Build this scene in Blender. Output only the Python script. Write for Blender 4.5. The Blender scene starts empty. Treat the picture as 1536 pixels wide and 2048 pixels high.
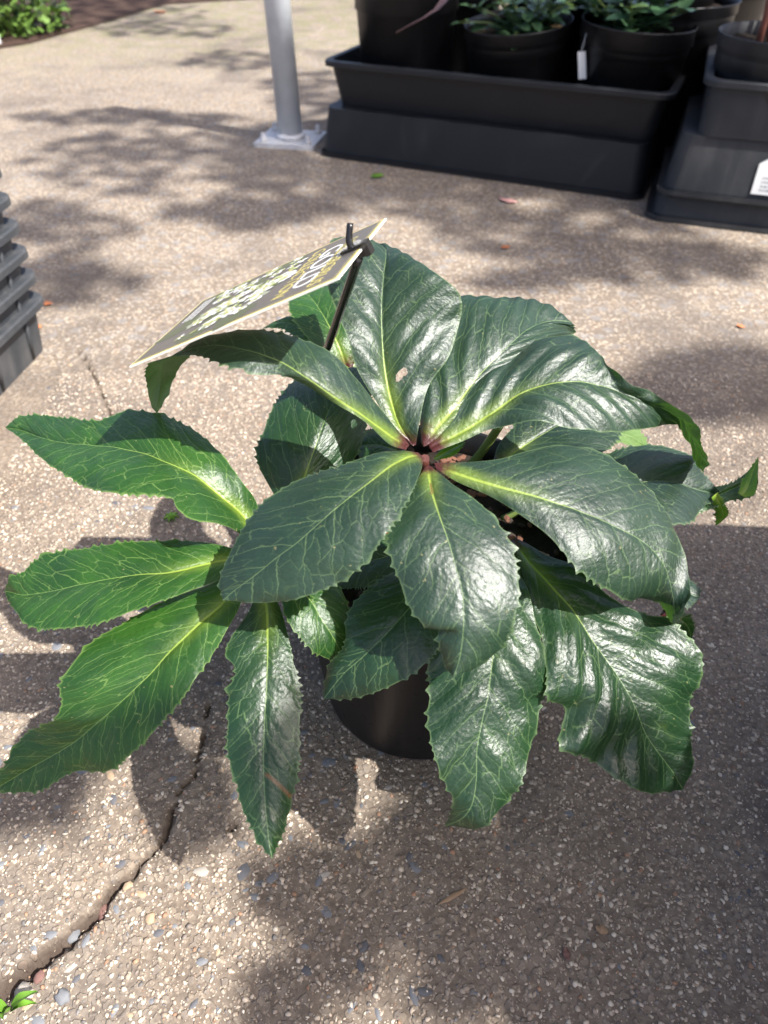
import bpy, bmesh, math, random
import numpy as np
from mathutils import Vector, Matrix, noise

SC = bpy.context.scene
COL = SC.collection
R = math.radians
random.seed(5)
RNG = np.random.default_rng(11)

# ------------------------------------------------------------------ camera, light, exposure
H, PITCH, LENS = 0.524, R(42), 26.0
cam = bpy.data.cameras.new('camera'); cam.sensor_fit = 'VERTICAL'; cam.sensor_height = 36; cam.sensor_width = 27
cam.lens = LENS; cam.clip_start = .01; cam.clip_end = 200
cam.dof.use_dof = True; cam.dof.focus_distance = .46; cam.dof.aperture_fstop = 9.0
co = bpy.data.objects.new('camera', cam); COL.objects.link(co)
co.location = (0, 0, H); co.rotation_euler = (math.pi/2 - PITCH, 0, 0)
SC.camera = co

SUN = Vector((.62, -.38, 1.0)).normalized()          # direction towards the sun
w = bpy.data.worlds.new('World'); SC.world = w; w.use_nodes = True
wn = w.node_tree.nodes; wl = w.node_tree.links
sky = wn.new('ShaderNodeTexSky'); sky.sky_type = 'NISHITA'; sky.sun_disc = False
sky.sun_elevation = math.asin(SUN.z); sky.sun_rotation = math.atan2(SUN.x, SUN.y)
sky.air_density = .5; sky.dust_density = 3.0; sky.ozone_density = .5
wl.new(sky.outputs[0], wn['Background'].inputs[0]); wn['Background'].inputs[1].default_value = .15
sl = bpy.data.lights.new('sun', 'SUN'); sl.energy = 5.0; sl.angle = R(.53); sl.color = (1, .965, .92)
so = bpy.data.objects.new('sun', sl); COL.objects.link(so)
so.rotation_euler = SUN.to_track_quat('Z', 'Y').to_euler(); so.location = (3, 0, 4)
SC.view_settings.view_transform = 'Standard'; SC.view_settings.look = 'None'
SC.view_settings.gamma = 1; SC.view_settings.exposure = 1.13; SC.view_settings.use_curve_mapping = False

# ------------------------------------------------------------------ pixel -> place on a known height
FPX = 2048*LENS/36
cp, sp = math.cos(PITCH), math.sin(PITCH)
def P(px, py, z=0.0):
    a, b = (px-768)/FPX, (1024-py)/FPX
    d = Vector((a, cp + b*sp, -sp + b*cp)); t = (z-H)/d.z
    return Vector((0, 0, H)) + d*t

# ------------------------------------------------------------------ helpers
def tag(o, label=None, cat=None, group=None, kind=None):
    if label: o['label'] = label
    if cat: o['category'] = cat
    if group: o['group'] = group
    if kind: o['kind'] = kind
    return o
def obj(name, me, mat=None, parent=None):
    if isinstance(me, bmesh.types.BMesh):
        bm = me; me = bpy.data.meshes.new(name); bm.to_mesh(me); bm.free()
    if mat and not me.materials: me.materials.append(mat)
    o = bpy.data.objects.new(name, me); COL.objects.link(o)
    if parent: o.parent = parent
    return o
def empty(name, loc=(0, 0, 0), rz=0):
    o = bpy.data.objects.new(name, None); COL.objects.link(o); o.location = loc; o.rotation_euler = (0, 0, rz)
    o.empty_display_size = .02
    return o
def smooth(me, ang=None):
    me.polygons.foreach_set('use_smooth', [True]*len(me.polygons))
def copy_obj(o, parent=None):
    c = o.copy(); COL.objects.link(c); c.parent = parent
    return c
def copy_tree(o, parent=None):
    c = copy_obj(o, parent)
    for ch in list(o.children): copy_tree(ch, c)
    return c
def cr(pts, n):
    """Catmull-Rom through points (numpy rows), n samples, by chord length; returns samples and parameter"""
    pts = np.asarray(pts, float); k = len(pts)
    d = np.r_[0, np.cumsum(np.maximum(np.linalg.norm(np.diff(pts[:, :3], axis=0), axis=1), 1e-6))]
    m = np.zeros_like(pts)
    m[1:-1] = (pts[2:]-pts[:-2])/(d[2:]-d[:-2])[:, None]
    m[0] = (pts[1]-pts[0])/(d[1]-d[0]); m[-1] = (pts[-1]-pts[-2])/(d[-1]-d[-2])
    s = np.linspace(0, d[-1], n); i = np.clip(np.searchsorted(d, s, 'right')-1, 0, k-2)
    h = d[i+1]-d[i]; t = ((s-d[i])/h)[:, None]; h = h[:, None]
    return ((2*t**3-3*t**2+1)*pts[i]+(t**3-2*t**2+t)*h*m[i]+(-2*t**3+3*t**2)*pts[i+1]+(t**3-t**2)*h*m[i+1]), s
def tube(pts, r0, r1=None, seg=8, n=None, flat=1.0, cap=True):
    r1 = r0 if r1 is None else r1
    pts = [Vector(p) for p in pts]
    if n: pts = [Vector(p) for p in cr(pts, n)[0]]
    bm = bmesh.new(); rings = []; up = Vector((0, 0, 1))
    side = None
    for i, p in enumerate(pts):
        d = (pts[min(i+1, len(pts)-1)]-pts[max(i-1, 0)]).normalized()
        if side is None:
            side = d.cross(up if abs(d.z) < .95 else Vector((1, 0, 0))).normalized()
        else: side = (side - d*side.dot(d)).normalized()
        nn = d.cross(side); r = r0+(r1-r0)*i/(len(pts)-1)
        rings.append([bm.verts.new(p+side*math.cos(2*math.pi*k/seg)*r+nn*math.sin(2*math.pi*k/seg)*r*flat) for k in range(seg)])
    for a, b in zip(rings, rings[1:]):
        for k in range(seg): bm.faces.new((a[k], a[(k+1) % seg], b[(k+1) % seg], b[k])).smooth = True
    if cap: bm.faces.new(rings[0][::-1]); bm.faces.new(rings[-1])
    return bm
def lathe(prof, seg=64, open_ends=True):
    bm = bmesh.new(); rings = []
    for r, z in prof:
        rings.append([bm.verts.new((r*math.cos(2*math.pi*k/seg), r*math.sin(2*math.pi*k/seg), z)) for k in range(seg)])
    for a, b in zip(rings, rings[1:]):
        for k in range(seg): bm.faces.new((a[k], a[(k+1) % seg], b[(k+1) % seg], b[k])).smooth = True
    bm.faces.new(rings[0][::-1]); bm.faces.new(rings[-1])
    return bm
def box(bm, x0, x1, y0, y1, z0, z1):
    v = [bm.verts.new(p) for p in ((x0, y0, z0), (x1, y0, z0), (x1, y1, z0), (x0, y1, z0), (x0, y0, z1), (x1, y0, z1), (x1, y1, z1), (x0, y1, z1))]
    for f in ((0, 3, 2, 1), (4, 5, 6, 7), (0, 1, 5, 4), (1, 2, 6, 5), (2, 3, 7, 6), (3, 0, 4, 7)): bm.faces.new([v[i] for i in f])
def rrect(w, d, r, z, n=6):
    out = []
    for cx, cy, a0 in ((w/2-r, d/2-r, 0), (-w/2+r, d/2-r, 90), (-w/2+r, -d/2+r, 180), (w/2-r, -d/2+r, 270)):
        for k in range(n+1):
            a = R(a0+90*k/n); out.append((cx+r*math.cos(a), cy+r*math.sin(a), z))
    return out
def loft(loops, close0=True, close1=True):
    bm = bmesh.new(); rings = [[bm.verts.new(p) for p in l] for l in loops]; n = len(rings[0])
    for a, b in zip(rings, rings[1:]):
        for k in range(n): bm.faces.new((a[k], a[(k+1) % n], b[(k+1) % n], b[k])).smooth = False
    if close0: bm.faces.new(rings[0][::-1])
    if close1: bm.faces.new(rings[-1])
    return bm

# ------------------------------------------------------------------ materials
def newmat(name):
    m = bpy.data.materials.new(name); m.use_nodes = True
    return m, m.node_tree.nodes, m.node_tree.links, m.node_tree.nodes['Principled BSDF']
class G:
    """small expression helper for shader nodes"""
    def __init__(s, nt): s.n = nt.nodes; s.l = nt.links
    def put(s, sock, v):
        if isinstance(v, bpy.types.NodeSocket): s.l.new(v, sock)
        elif v is not None: sock.default_value = v
    def m(s, op, a, b=None, c=None, clamp=False):
        x = s.n.new('ShaderNodeMath'); x.operation = op; x.use_clamp = clamp
        for i, v in enumerate((a, b, c)): s.put(x.inputs[i], v)
        return x.outputs[0]
    def ss(s, v, a, b, c=0.0, d=1.0):
        x = s.n.new('ShaderNodeMapRange'); x.interpolation_type = 'SMOOTHSTEP'
        for i, q in enumerate((v, a, b, c, d)): s.put(x.inputs[i], q)
        return x.outputs[0]
    def mix(s, f, a, b, blend='MIX'):
        x = s.n.new('ShaderNodeMix'); x.data_type = 'RGBA'; x.blend_type = blend
        s.put(x.inputs[0], f); s.put(x.inputs[6], a); s.put(x.inputs[7], b)
        return x.outputs[2]
    def noise(s, vec, scale, detail=3, rough=.55, out=0):
        x = s.n.new('ShaderNodeTexNoise'); s.put(x.inputs['Vector'], vec); x.inputs['Scale'].default_value = scale
        x.inputs['Detail'].default_value = detail; x.inputs['Roughness'].default_value = rough
        return x.outputs[out]
    def vor(s, vec, scale, feature='F1', dim='3D', rnd=1.0):
        x = s.n.new('ShaderNodeTexVoronoi'); x.voronoi_dimensions = dim; x.feature = feature
        s.put(x.inputs['Vector'], vec); x.inputs['Scale'].default_value = scale; x.inputs['Randomness'].default_value = rnd
        return x
    def bump(s, h, strength, dist, normal=None):
        x = s.n.new('ShaderNodeBump'); x.inputs['Strength'].default_value = strength; x.inputs['Distance'].default_value = dist
        s.l.new(h, x.inputs['Height'])
        if normal: s.l.new(normal, x.inputs['Normal'])
        return x.outputs[0]
    def ramp(s, f, stops):
        x = s.n.new('ShaderNodeValToRGB'); e = x.color_ramp.elements
        while len(e) < len(stops): e.new(.5)
        for q, (p, c) in zip(e, stops): q.position = p; q.color = (*c, 1)
        s.l.new(f, x.inputs[0]); return x.outputs[0]
def c4(*c): return (*c, 1)

def plain(name, col, rough=.5, metal=0, var=.25, scale=20, bump=.0, spec=.5):
    m, n, l, b = newmat(name); g = G(m.node_tree)
    tc = n.new('ShaderNodeTexCoord').outputs['Object']
    f = g.noise(tc, scale, 5)
    l.new(g.mix(f, c4(*[c*(1-var) for c in col]), c4(*[min(1, c*(1+var)) for c in col])), b.inputs['Base Color'])
    b.inputs['Roughness'].default_value = rough; b.inputs['Metallic'].default_value = metal; b.inputs['Specular IOR Level'].default_value = spec
    if bump: l.new(g.bump(g.noise(tc, scale*4, 4), bump, .002), b.inputs['Normal'])
    return m

def plastic(name, col, dust, rough=.45, lo=.5, hi=.8):
    """black nursery plastic with dry dirt and scuffs"""
    m, n, l, b = newmat(name); g = G(m.node_tree)
    tc = n.new('ShaderNodeTexCoord').outputs['Object']
    big = g.noise(tc, 9, 5, .6); mp = n.new('ShaderNodeMapping'); mp.inputs['Scale'].default_value = (60, 60, 6); l.new(tc, mp.inputs[0])
    streak = g.noise(mp.outputs[0], 1, 3)
    spk = g.ss(g.noise(tc, 120, 2), .64, .72)
    f = g.m('MULTIPLY', g.ss(g.m('ADD', g.m('MULTIPLY', big, .65), g.m('MULTIPLY', streak, .35)), lo, hi), .75)
    f = g.m('MAXIMUM', f, g.m('MULTIPLY', spk, .3))
    l.new(g.mix(f, c4(*col), c4(*dust)), b.inputs['Base Color'])
    l.new(g.m('ADD', rough, g.m('MULTIPLY', f, .35)), b.inputs['Roughness'])
    l.new(g.bump(g.noise(tc, 260, 3), .12, .001), b.inputs['Normal'])
    return m

M = {}
M['pot'] = plastic('black_pot_plastic', (.007, .007, .008), (.024, .022, .021), .42)
M['tray'] = plastic('tray_plastic', (.007, .0085, .011), (.026, .027, .029), .5)
M['greytray'] = plastic('dusty_tray_plastic', (.02, .023, .027), (.07, .07, .07), .6, .4, .75)
M['crate'] = plastic('weathered_crate_plastic', (.03, .034, .039), (.12, .115, .11), .6, .4, .75)
M['galv'] = plain('galvanised_steel', (.55, .58, .6), .4, .25, .18, 30, .05)
M['whitewash'] = plain('zinc_plate', (.6, .6, .6), .6, .2, .35, 60, .1)
M['soil'] = plain('potting_mix', (.022, .016, .012), .9, 0, .6, 90, .8, .2)
M['bark'] = plain('bark_chip', (.16, .075, .05), .8, 0, .5, 80, .3, .2)
M['bark2'] = plain('dark_bark_chip', (.05, .035, .028), .85, 0, .5, 80, .3, .2)
M['mulch'] = plain('mulch', (.05, .03, .022), .95, 0, .6, 30, .6, .2)
M['blackpl'] = plain('stake_plastic', (.01, .01, .01), .25, 0, .2, 40)
M['stalk'] = plain('green_stalk', (.16, .22, .06), .4, 0, .35, 60)
M['redstalk'] = plain('red_stem', (.2, .07, .045), .6, 0, .4, 60)
M['white'] = plain('white_label', (.75, .76, .74), .45, 0, .08, 40)
M['treebark'] = plain('tree_bark', (.12, .09, .07), .9, 0, .4, 12, .5)
M['treeleaf'] = plain('tree_leaf', (.05, .1, .025), .5, 0, .4, 3)
M['orange'] = plain('orange_leaf', (.5, .18, .07), .6, 0, .3, 150)
M['pink'] = plain('pink_petal', (.6, .33, .3), .6, 0, .2, 150)
M['brick'] = plain('red_stone', (.17, .09, .075), .8, 0, .3, 150, .3)
M['weed'] = plain('weed_green', (.16, .33, .04), .45, 0, .3, 60)
M['dryleaf'] = plain('dry_leaf', (.3, .2, .12), .8, 0, .35, 100)

def leaf_material(name, base, bright, vein, under, rough=.34, gloss=.5, red=1.0, transl=.16, puck=1.0):
    m, n, l, b = newmat(name); g = G(m.node_tree)
    uv = n.new('ShaderNodeUVMap'); uv.uv_map = 'leaf'; mm = n.new('ShaderNodeUVMap'); mm.uv_map = 'metres'
    s1 = n.new('ShaderNodeSeparateXYZ'); l.new(uv.outputs[0], s1.inputs[0]); v = s1.outputs[1]
    s2 = n.new('ShaderNodeSeparateXYZ'); l.new(mm.outputs[0], s2.inputs[0]); S, T = s2.outputs[0], s2.outputs[1]
    U = g.m('ABSOLUTE', g.m('SUBTRACT', g.m('MULTIPLY', s1.outputs[0], 2), 1))
    A = g.m('ABSOLUTE', S); side = g.m('GREATER_THAN', S, 0.0)
    rnd = n.new('ShaderNodeObjectInfo').outputs['Random']
    off = g.m('MULTIPLY', rnd, 3.7)
    cv = n.new('ShaderNodeCombineXYZ'); l.new(S, cv.inputs[0]); l.new(T, cv.inputs[1]); l.new(off, cv.inputs[2]); ST = cv.outputs[0]
    wob = g.m('SUBTRACT', g.noise(ST, 75, 4, .6), .5)
    # midrib
    mw = g.ss(v, 0.0, .5, .0013, .00036)
    mid = g.ss(A, mw, g.m('MULTIPLY', mw, .35))
    # side veins leaving the midrib at a sharp angle, wandering
    q = g.m('ADD', g.m('SUBTRACT', T, g.m('MULTIPLY', A, 1.25)), g.m('ADD', g.m('MULTIPLY', wob, .008), g.m('MULTIPLY', side, .0085)))
    sec = g.m('MULTIPLY', g.m('PINGPONG', g.m('ADD', q, 1.0), .0095), 1.0)
    secw = g.ss(U, 0.0, 1.0, .0006, .00022)
    secl = g.ss(sec, secw, g.m('MULTIPLY', secw, .4))
    # network
    c2 = n.new('ShaderNodeCombineXYZ')
    l.new(g.m('ADD', g.m('MULTIPLY', g.m('SUBTRACT', T, g.m('MULTIPLY', A, 1.05)), 135), g.m('MULTIPLY', wob, 1.7)), c2.inputs[0])
    l.new(g.m('ADD', g.m('MULTIPLY', A, 68), g.m('ADD', g.m('MULTIPLY', side, 17.3), g.m('MULTIPLY', off, 9))), c2.inputs[1])
    vo = g.vor(c2.outputs[0], 1.0, 'DISTANCE_TO_EDGE', '2D', .9); net = vo.outputs['Distance']
    netl = g.m('MULTIPLY', g.ss(net, .036, .01), .64)
    patch = g.ss(g.noise(ST, 38, 2), .36, .62, .25, 1.0)
    veins = g.m('MAXIMUM', g.m('MULTIPLY', secl, .7), g.m('MULTIPLY', netl, patch))
    blot = g.noise(ST, 24, 4)
    col = g.mix(g.ss(blot, .3, .75), c4(*base), c4(*bright))
    col = g.mix(g.m('MULTIPLY', g.ss(g.noise(ST, 420, 2), .45, .7), .2), col, c4(*[x*.5 for x in base]))
    col = g.mix(g.m('MULTIPLY', veins, .62), col, c4(*vein))
    halo = g.m('MULTIPLY', g.m('MULTIPLY', g.ss(A, .009, .0), g.ss(v, .42, .03)), .8)
    vy = (.2, .29, .03)
    col = g.mix(g.m('MULTIPLY', halo, g.m('ADD', .45, g.m('MULTIPLY', g.noise(ST, 200, 2), .6))), col, c4(*vy))
    col = g.mix(g.m('MULTIPLY', mid, g.ss(v, .2, .8, .9, .6)), col, g.mix(g.ss(v, .15, .6), c4(.25, .33, .05), c4(*vein)))
    col = g.mix(g.m('MULTIPLY', g.ss(U, .955, 1.0), .45), col, c4(*vein))
    yel = g.m('MULTIPLY', g.ss(g.noise(ST, 30, 3, .6), .66, .8), .5); col = g.mix(yel, col, c4(.09, .13, .02))
    spot = g.m('MULTIPLY', g.ss(g.noise(ST, 330, 1), .755, .79), .6); col = g.mix(spot, col, c4(.22, .2, .09))
    sc = n.new('ShaderNodeAttribute'); sc.attribute_name = 'scar'
    col = g.mix(g.m('MULTIPLY', g.ss(g.m('ADD', T, g.m('MULTIPLY', g.m('SUBTRACT', g.noise(ST, 300, 3), .5), .012)), .016, .003), red), col, c4(.055, .008, .01))
    col = g.mix(sc.outputs['Fac'], col, c4(.13, .06, .025))
    geo = n.new('ShaderNodeNewGeometry')
    ucol = g.mix(g.m('MULTIPLY', g.m('MAXIMUM', veins, mid), .5), c4(*under), c4(*[min(1, x*1.7) for x in under]))
    l.new(g.mix(geo.outputs['Backfacing'], col, ucol), b.inputs['Base Color'])
    # relief: quilted between the veins, midrib groove, fine leather grain
    h = g.m('MULTIPLY', g.ss(net, 0.0, .3), .26*puck)
    h = g.m('ADD', h, g.m('MULTIPLY', g.ss(sec, 0.0, .004), .16*puck))
    h = g.m('ADD', h, g.m('MULTIPLY', g.ss(A, 0.0, .0028), 1.0))
    h = g.m('ADD', h, g.m('MULTIPLY', g.noise(ST, 850, 2, .6), .55))
    h = g.m('ADD', h, g.m('MULTIPLY', g.noise(ST, 240, 3), .45*puck))
    sm = g.vor(ST, 430, 'SMOOTH_F1', '3D'); h = g.m('SUBTRACT', h, g.m('MULTIPLY', sm.outputs['Distance'], .75*puck))
    nrm = g.bump(h, .6, .0006)
    l.new(nrm, b.inputs['Normal'])
    rg = g.m('ADD', rough, g.m('MULTIPLY', g.m('SUBTRACT', g.noise(ST, 60, 4), .5), .16))
    l.new(g.m('ADD', rg, g.m('MULTIPLY', geo.outputs['Backfacing'], .2)), b.inputs['Roughness'])
    b.inputs['Specular IOR Level'].default_value = gloss
    tr = n.new('ShaderNodeBsdfTranslucent'); l.new(g.mix(.5, col, c4(.16, .42, .02)), tr.inputs[0])
    mx = n.new('ShaderNodeMixShader'); mx.inputs[0].default_value = transl
    l.new(b.outputs[0], mx.inputs[1]); l.new(tr.outputs[0], mx.inputs[2])
    l.new(mx.outputs[0], n['Material Output'].inputs[0])
    return m
DARK = leaf_material('hellebore_leaf', (.011, .029, .017), (.017, .042, .022), (.14, .215, .085), (.10, .17, .045), .45, .72)
MIDG = leaf_material('hellebore_leaf_greener', (.012, .046, .009), (.026, .084, .011), (.19, .29, .08), (.10, .17, .045), .40, .5)  # greener leaf copy; tint stands in for the angle of the light
GLOS = leaf_material('hellebore_leaf_glossy', (.008, .029, .011), (.014, .044, .014), (.14, .22, .085), (.10, .17, .045), .39, .62, puck=1.2)
YOUNG = leaf_material('hellebore_leaf_young', (.06, .16, .012), (.10, .22, .016), (.25, .36, .06), (.2, .3, .05), .4, .4, red=0.0)

def ground_material():
    m, n, l, b = newmat('exposed_aggregate_concrete'); g = G(m.node_tree)
    tc = n.new('ShaderNodeTexCoord').outputs['Object']
    big = g.noise(tc, 2.2, 5, .6); md = g.noise(tc, 14, 5, .6); fine = g.noise(tc, 150, 4, .7)
    col = g.ramp(g.m('ADD', g.m('MULTIPLY', big, .6), g.m('MULTIPLY', md, .4)), [(.3, (.128, .098, .073)), (.5, (.210, .169, .130)), (.7, (.305, .254, .200))])
    col = g.mix(g.ss(fine, .35, .7, 0.0, .7), col, c4(.085, .065, .05))
    ds = n.new('ShaderNodeVectorMath'); ds.operation = 'MULTIPLY_ADD'; l.new(g.noise(tc, 260, 2, .5, 1), ds.inputs[0]); ds.inputs[1].default_value = (.004, .004, 0); l.new(tc, ds.inputs[2])
    tcd = ds.outputs[0]; sy0 = n.new('ShaderNodeSeparateXYZ'); l.new(tc, sy0.inputs[0]); farm = g.ss(sy0.outputs[1], .75, .95, .25, 1.0)
    v1 = g.vor(tcd, 165, 'F1', '2D'); v2 = g.vor(tcd, 330, 'F1', '2D')
    p1 = g.m('MULTIPLY', g.ss(v1.outputs['Distance'], .46, .34), g.ss(g.noise(tc, 90, 1), .42, .5))
    pc = g.ramp(v1.outputs['Color'], [(.1, (.30, .25, .19)), (.35, (.46, .38, .28)), (.55, (.20, .19, .19)), (.75, (.52, .46, .37)), (.9, (.3, .19, .12))])
    col = g.mix(g.m('MULTIPLY', p1, g.m('MULTIPLY', farm, .75)), col, pc)
    p2 = g.m('MULTIPLY', g.ss(v2.outputs['Distance'], .34, .2), g.ss(g.noise(tc, 200, 1), .5, .58))
    col = g.mix(g.m('MULTIPLY', p2, .45), col, c4(.42, .35, .27))
    # larger blue-grey stones worn flush, beyond the stones that are built
    v3 = g.vor(tc, 34, 'F1', '2D'); p3 = g.m('MULTIPLY', g.ss(v3.outputs['Distance'], .3, .24), g.ss(g.m('FRACT', g.m('MULTIPLY', v3.outputs['Color'], 7.0)), .66, .68))
    sy = n.new('ShaderNodeSeparateXYZ'); l.new(tc, sy.inputs[0])
    col = g.mix(g.m('MULTIPLY', p3, g.ss(sy.outputs[1], .85, 1.0, 0.0, .55)), col, c4(.22, .215, .21))
    sx = n.new('ShaderNodeSeparateXYZ'); l.new(tc, sx.inputs[0])
    moss = g.m('MULTIPLY', g.m('MULTIPLY', g.ss(sx.outputs[1], 2.3, 3.4), g.ss(md, .4, .6)), .5)
    col = g.mix(moss, col, c4(.13, .14, .05))
    stain = g.m('MULTIPLY', g.ss(g.noise(tc, 3.2, 8, .7), .47, .66), .62)
    col = g.mix(stain, col, c4(.095, .08, .07))
    at = n.new('ShaderNodeAttribute'); at.attribute_name = 'dirt'
    col = g.mix(g.m('MULTIPLY', at.outputs['Fac'], .9), col, c4(.045, .03, .022))
    l.new(col, b.inputs['Base Color'])
    b.inputs['Roughness'].default_value = .86; b.inputs['Specular IOR Level'].default_value = .3
    h = g.m('ADD', g.m('MULTIPLY', fine, .8), g.m('MULTIPLY', p1, .6))
    l.new(g.bump(h, .7, .0018), b.inputs['Normal'])
    return m
M['ground'] = ground_material()
def attr_mat(name, rough=.7):
    m, n, l, b = newmat(name); g = G(m.node_tree)
    a = n.new('ShaderNodeAttribute'); a.attribute_name = 'col'
    tc = n.new('ShaderNodeTexCoord').outputs['Object']
    l.new(g.mix(g.m('MULTIPLY', g.noise(tc, 400, 3), .3), a.outputs['Color'], c4(.12, .1, .085)), b.inputs['Base Color'])
    b.inputs['Roughness'].default_value = rough; b.inputs['Specular IOR Level'].default_value = .3
    return m
M['pebble'] = attr_mat('pebbles', .75)
M['blue1'] = plain('blue_grey_stone', (.15, .155, .165), .75, 0, .3, 120, .2)
M['blue2'] = plain('dark_slate_stone', (.09, .09, .098), .75, 0, .3, 120, .2)
M['tan1'] = plain('buff_stone', (.34, .25, .16), .75, 0, .3, 120, .2)
M['pale1'] = plain('pale_stone', (.33, .30, .26), .75, 0, .25, 120, .2)

# ------------------------------------------------------------------ ground: one sheet with a real crack
crack = [((418, 1405), .0007), ((412, 1450), .0011), ((398, 1505), .0014), ((396, 1530), .0013), ((352, 1600), .0014), ((332, 1660), .0018), ((300, 1712), .0024), ((262, 1745), .0030),
         ((235, 1770), .0042), ((190, 1826), .0046), ((130, 1885), .0052), ((60, 1938), .006), ((0, 1990), .007), ((-120, 2090), .008)]
thin = [((96, 610), .0012), ((130, 665), .0016), ((180, 738), .002), ((205, 790), .0014), ((222, 840), .0008)]
thin2 = [((505, 1560), .0006), ((470, 1640), .001), ((440, 1690), .0008)]
def polyd(X, Y, path):
    pts = [(P(*p), wd) for p, wd in path]
    best = np.full(X.shape, 1e9)
    for (a, wa), (c, wc) in zip(pts, pts[1:]):
        dx, dy = c.x-a.x, c.y-a.y; t = np.clip(((X-a.x)*dx+(Y-a.y)*dy)/(dx*dx+dy*dy), 0, 1)
        d = np.hypot(X-a.x-t*dx, Y-a.y-t*dy)/(wa+(wc-wa)*t)
        best = np.minimum(best, d)
    return best
def axis(fine0, fine1, step, lo, hi, grow=1.16):
    a = list(np.arange(fine0, fine1+step/2, step)); s = step
    while a[-1] < hi: s *= grow; a.append(a[-1]+s)
    s = step
    while a[0] > lo: s *= grow; a.insert(0, a[0]-s)
    return np.array(a)
gx = axis(-.42, .42, .003, -60, 60); gy = axis(.06, .86, .003, -60, 120)
X, Y = np.meshgrid(gx, gy)
def wob2(X, Y, f, s):
    return (np.sin(X*f+s)*np.cos(Y*f*1.13+s*2.1)+np.sin((X*.7+Y*.8)*f*1.9+s*.7)*.6+np.sin((X*1.1-Y*.6)*f*3.7+s)*.35)/2
def ground_z(X, Y, with_dirt=False):
    jx = wob2(X, Y, 120, 1)*.003+wob2(X, Y, 420, 7)*.0016+wob2(X, Y, 900, 3)*.0008; jy = wob2(X, Y, 130, 4)*.003+wob2(X, Y, 450, 2)*.0016+wob2(X, Y, 950, 5)*.0008
    d = np.minimum(np.minimum(polyd(X+jx, Y+jy, crack), polyd(X+jx, Y+jy, thin)*1.1), polyd(X+jx, Y+jy, thin2)*1.1)
    prof = np.clip(1.25-d, 0, 1); prof = prof*prof*(3-2*prof)
    z = wob2(X, Y, 9, 3)*.0012+wob2(X, Y, 45, 5)*.0006-prof*.011
    fade = np.clip((3-np.hypot(X, Y))/1.5, 0, 1)
    z = z*fade
    if with_dirt: return z, np.clip(1.55-d, 0, 1)**1.2
    return z
Z, DIRT = ground_z(X, Y, True)
ny, nx = X.shape
def grid_mesh(name, V, nu, nv, keep=None):
    me = bpy.data.meshes.new(name)
    i = np.arange(nv-1)[:, None]*nu+np.arange(nu-1)[None, :]
    q = np.stack([i, i+1, i+nu+1, i+nu], -1).reshape(-1, 4)
    if keep is not None: q = q[keep.ravel()]
    me.vertices.add(len(V)); me.vertices.foreach_set('co', np.ascontiguousarray(V, np.float32).ravel())
    me.loops.add(len(q)*4); me.loops.foreach_set('vertex_index', q.astype(np.int32).ravel())
    me.polygons.add(len(q)); me.polygons.foreach_set('loop_start', np.arange(len(q), dtype=np.int32)*4)
    me.polygons.foreach_set('use_smooth', np.ones(len(q), bool))
    me.update(calc_edges=True)
    return me, q
gm, _ = grid_mesh('ground', np.stack([X, Y, Z], -1).reshape(-1, 3), nx, ny)
a = gm.attributes.new('dirt', 'FLOAT', 'POINT'); a.data.foreach_set('value', DIRT.ravel().astype(np.float32))
ground = tag(obj('ground', gm, M['ground']), 'brown exposed aggregate concrete ground with a jagged crack', kind='structure')

# pebbles standing slightly proud of the worn concrete
def ico():
    bm = bmesh.new(); bmesh.ops.create_icosphere(bm, subdivisions=1, radius=1)
    bm.verts.ensure_lookup_table(); v = np.array([x.co[:] for x in bm.verts]); f = np.array([[q.index for q in p.verts] for p in bm.faces]); bm.free(); return v, f
IV, IF = ico()
def pebbles(N, x0, x1, y0, y1, smin, smax, cols, probs, expo, name, dens=None):
    x = RNG.uniform(x0, x1, N); y = RNG.uniform(y0, y1, N)
    if dens is not None:
        k = RNG.random(N) < dens(x, y); x, y = x[k], y[k]
    n_ = len(x)
    d = np.minimum(polyd(x, y, crack), polyd(x, y, thin)); k = (d > 1.15) | (RNG.random(len(d)) < .25); x, y = x[k], y[k]; n_ = len(x)
    s = smin+(smax-smin)*RNG.random(n_)**2.6
    a_ = RNG.uniform(0, 6.28, n_); el = RNG.uniform(.42, .9, n_); th = RNG.uniform(.35, .6, n_)
    V = IV[None]*(1+RNG.uniform(-.38, .3, (n_, len(IV), 1)))
    lx, ly, lz = V[..., 0]*s[:, None], V[..., 1]*(s*el)[:, None], V[..., 2]*(s*th)[:, None]
    ca, sa = np.cos(a_)[:, None], np.sin(a_)[:, None]
    gz = ground_z(x, y)
    W = np.stack([x[:, None]+lx*ca-ly*sa, y[:, None]+lx*sa+ly*ca, (gz-s*th*expo)[:, None]+lz], -1).reshape(-1, 3)
    Fc = (IF[None]+(np.arange(n_)*len(IV))[:, None, None]).reshape(-1, 3)
    me = bpy.data.meshes.new(name)
    me.vertices.add(len(W)); me.vertices.foreach_set('co', W.astype(np.float32).ravel())
    me.loops.add(len(Fc)*3); me.loops.foreach_set('vertex_index', Fc.astype(np.int32).ravel())
    me.polygons.add(len(Fc)); me.polygons.foreach_set('loop_start', np.arange(len(Fc), dtype=np.int32)*3)
    me.polygons.foreach_set('use_smooth', np.ones(len(Fc), bool)); me.update(calc_edges=True)
    ci = RNG.choice(len(cols), n_, p=probs); C = np.array(cols)[ci]*RNG.uniform(.75, 1.2, (n_, 1))
    C = np.repeat(np.c_[C, np.ones(n_)], len(IV), 0)
    at = me.attributes.new('col', 'FLOAT_COLOR', 'POINT'); at.data.foreach_set('color', C.astype(np.float32).ravel())
    return me
pc = [(.54, .45, .35), (.43, .35, .27), (.33, .26, .195), (.2, .168, .142), (.17, .16, .155), (.36, .21, .13), (.66, .58, .47)]
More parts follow.
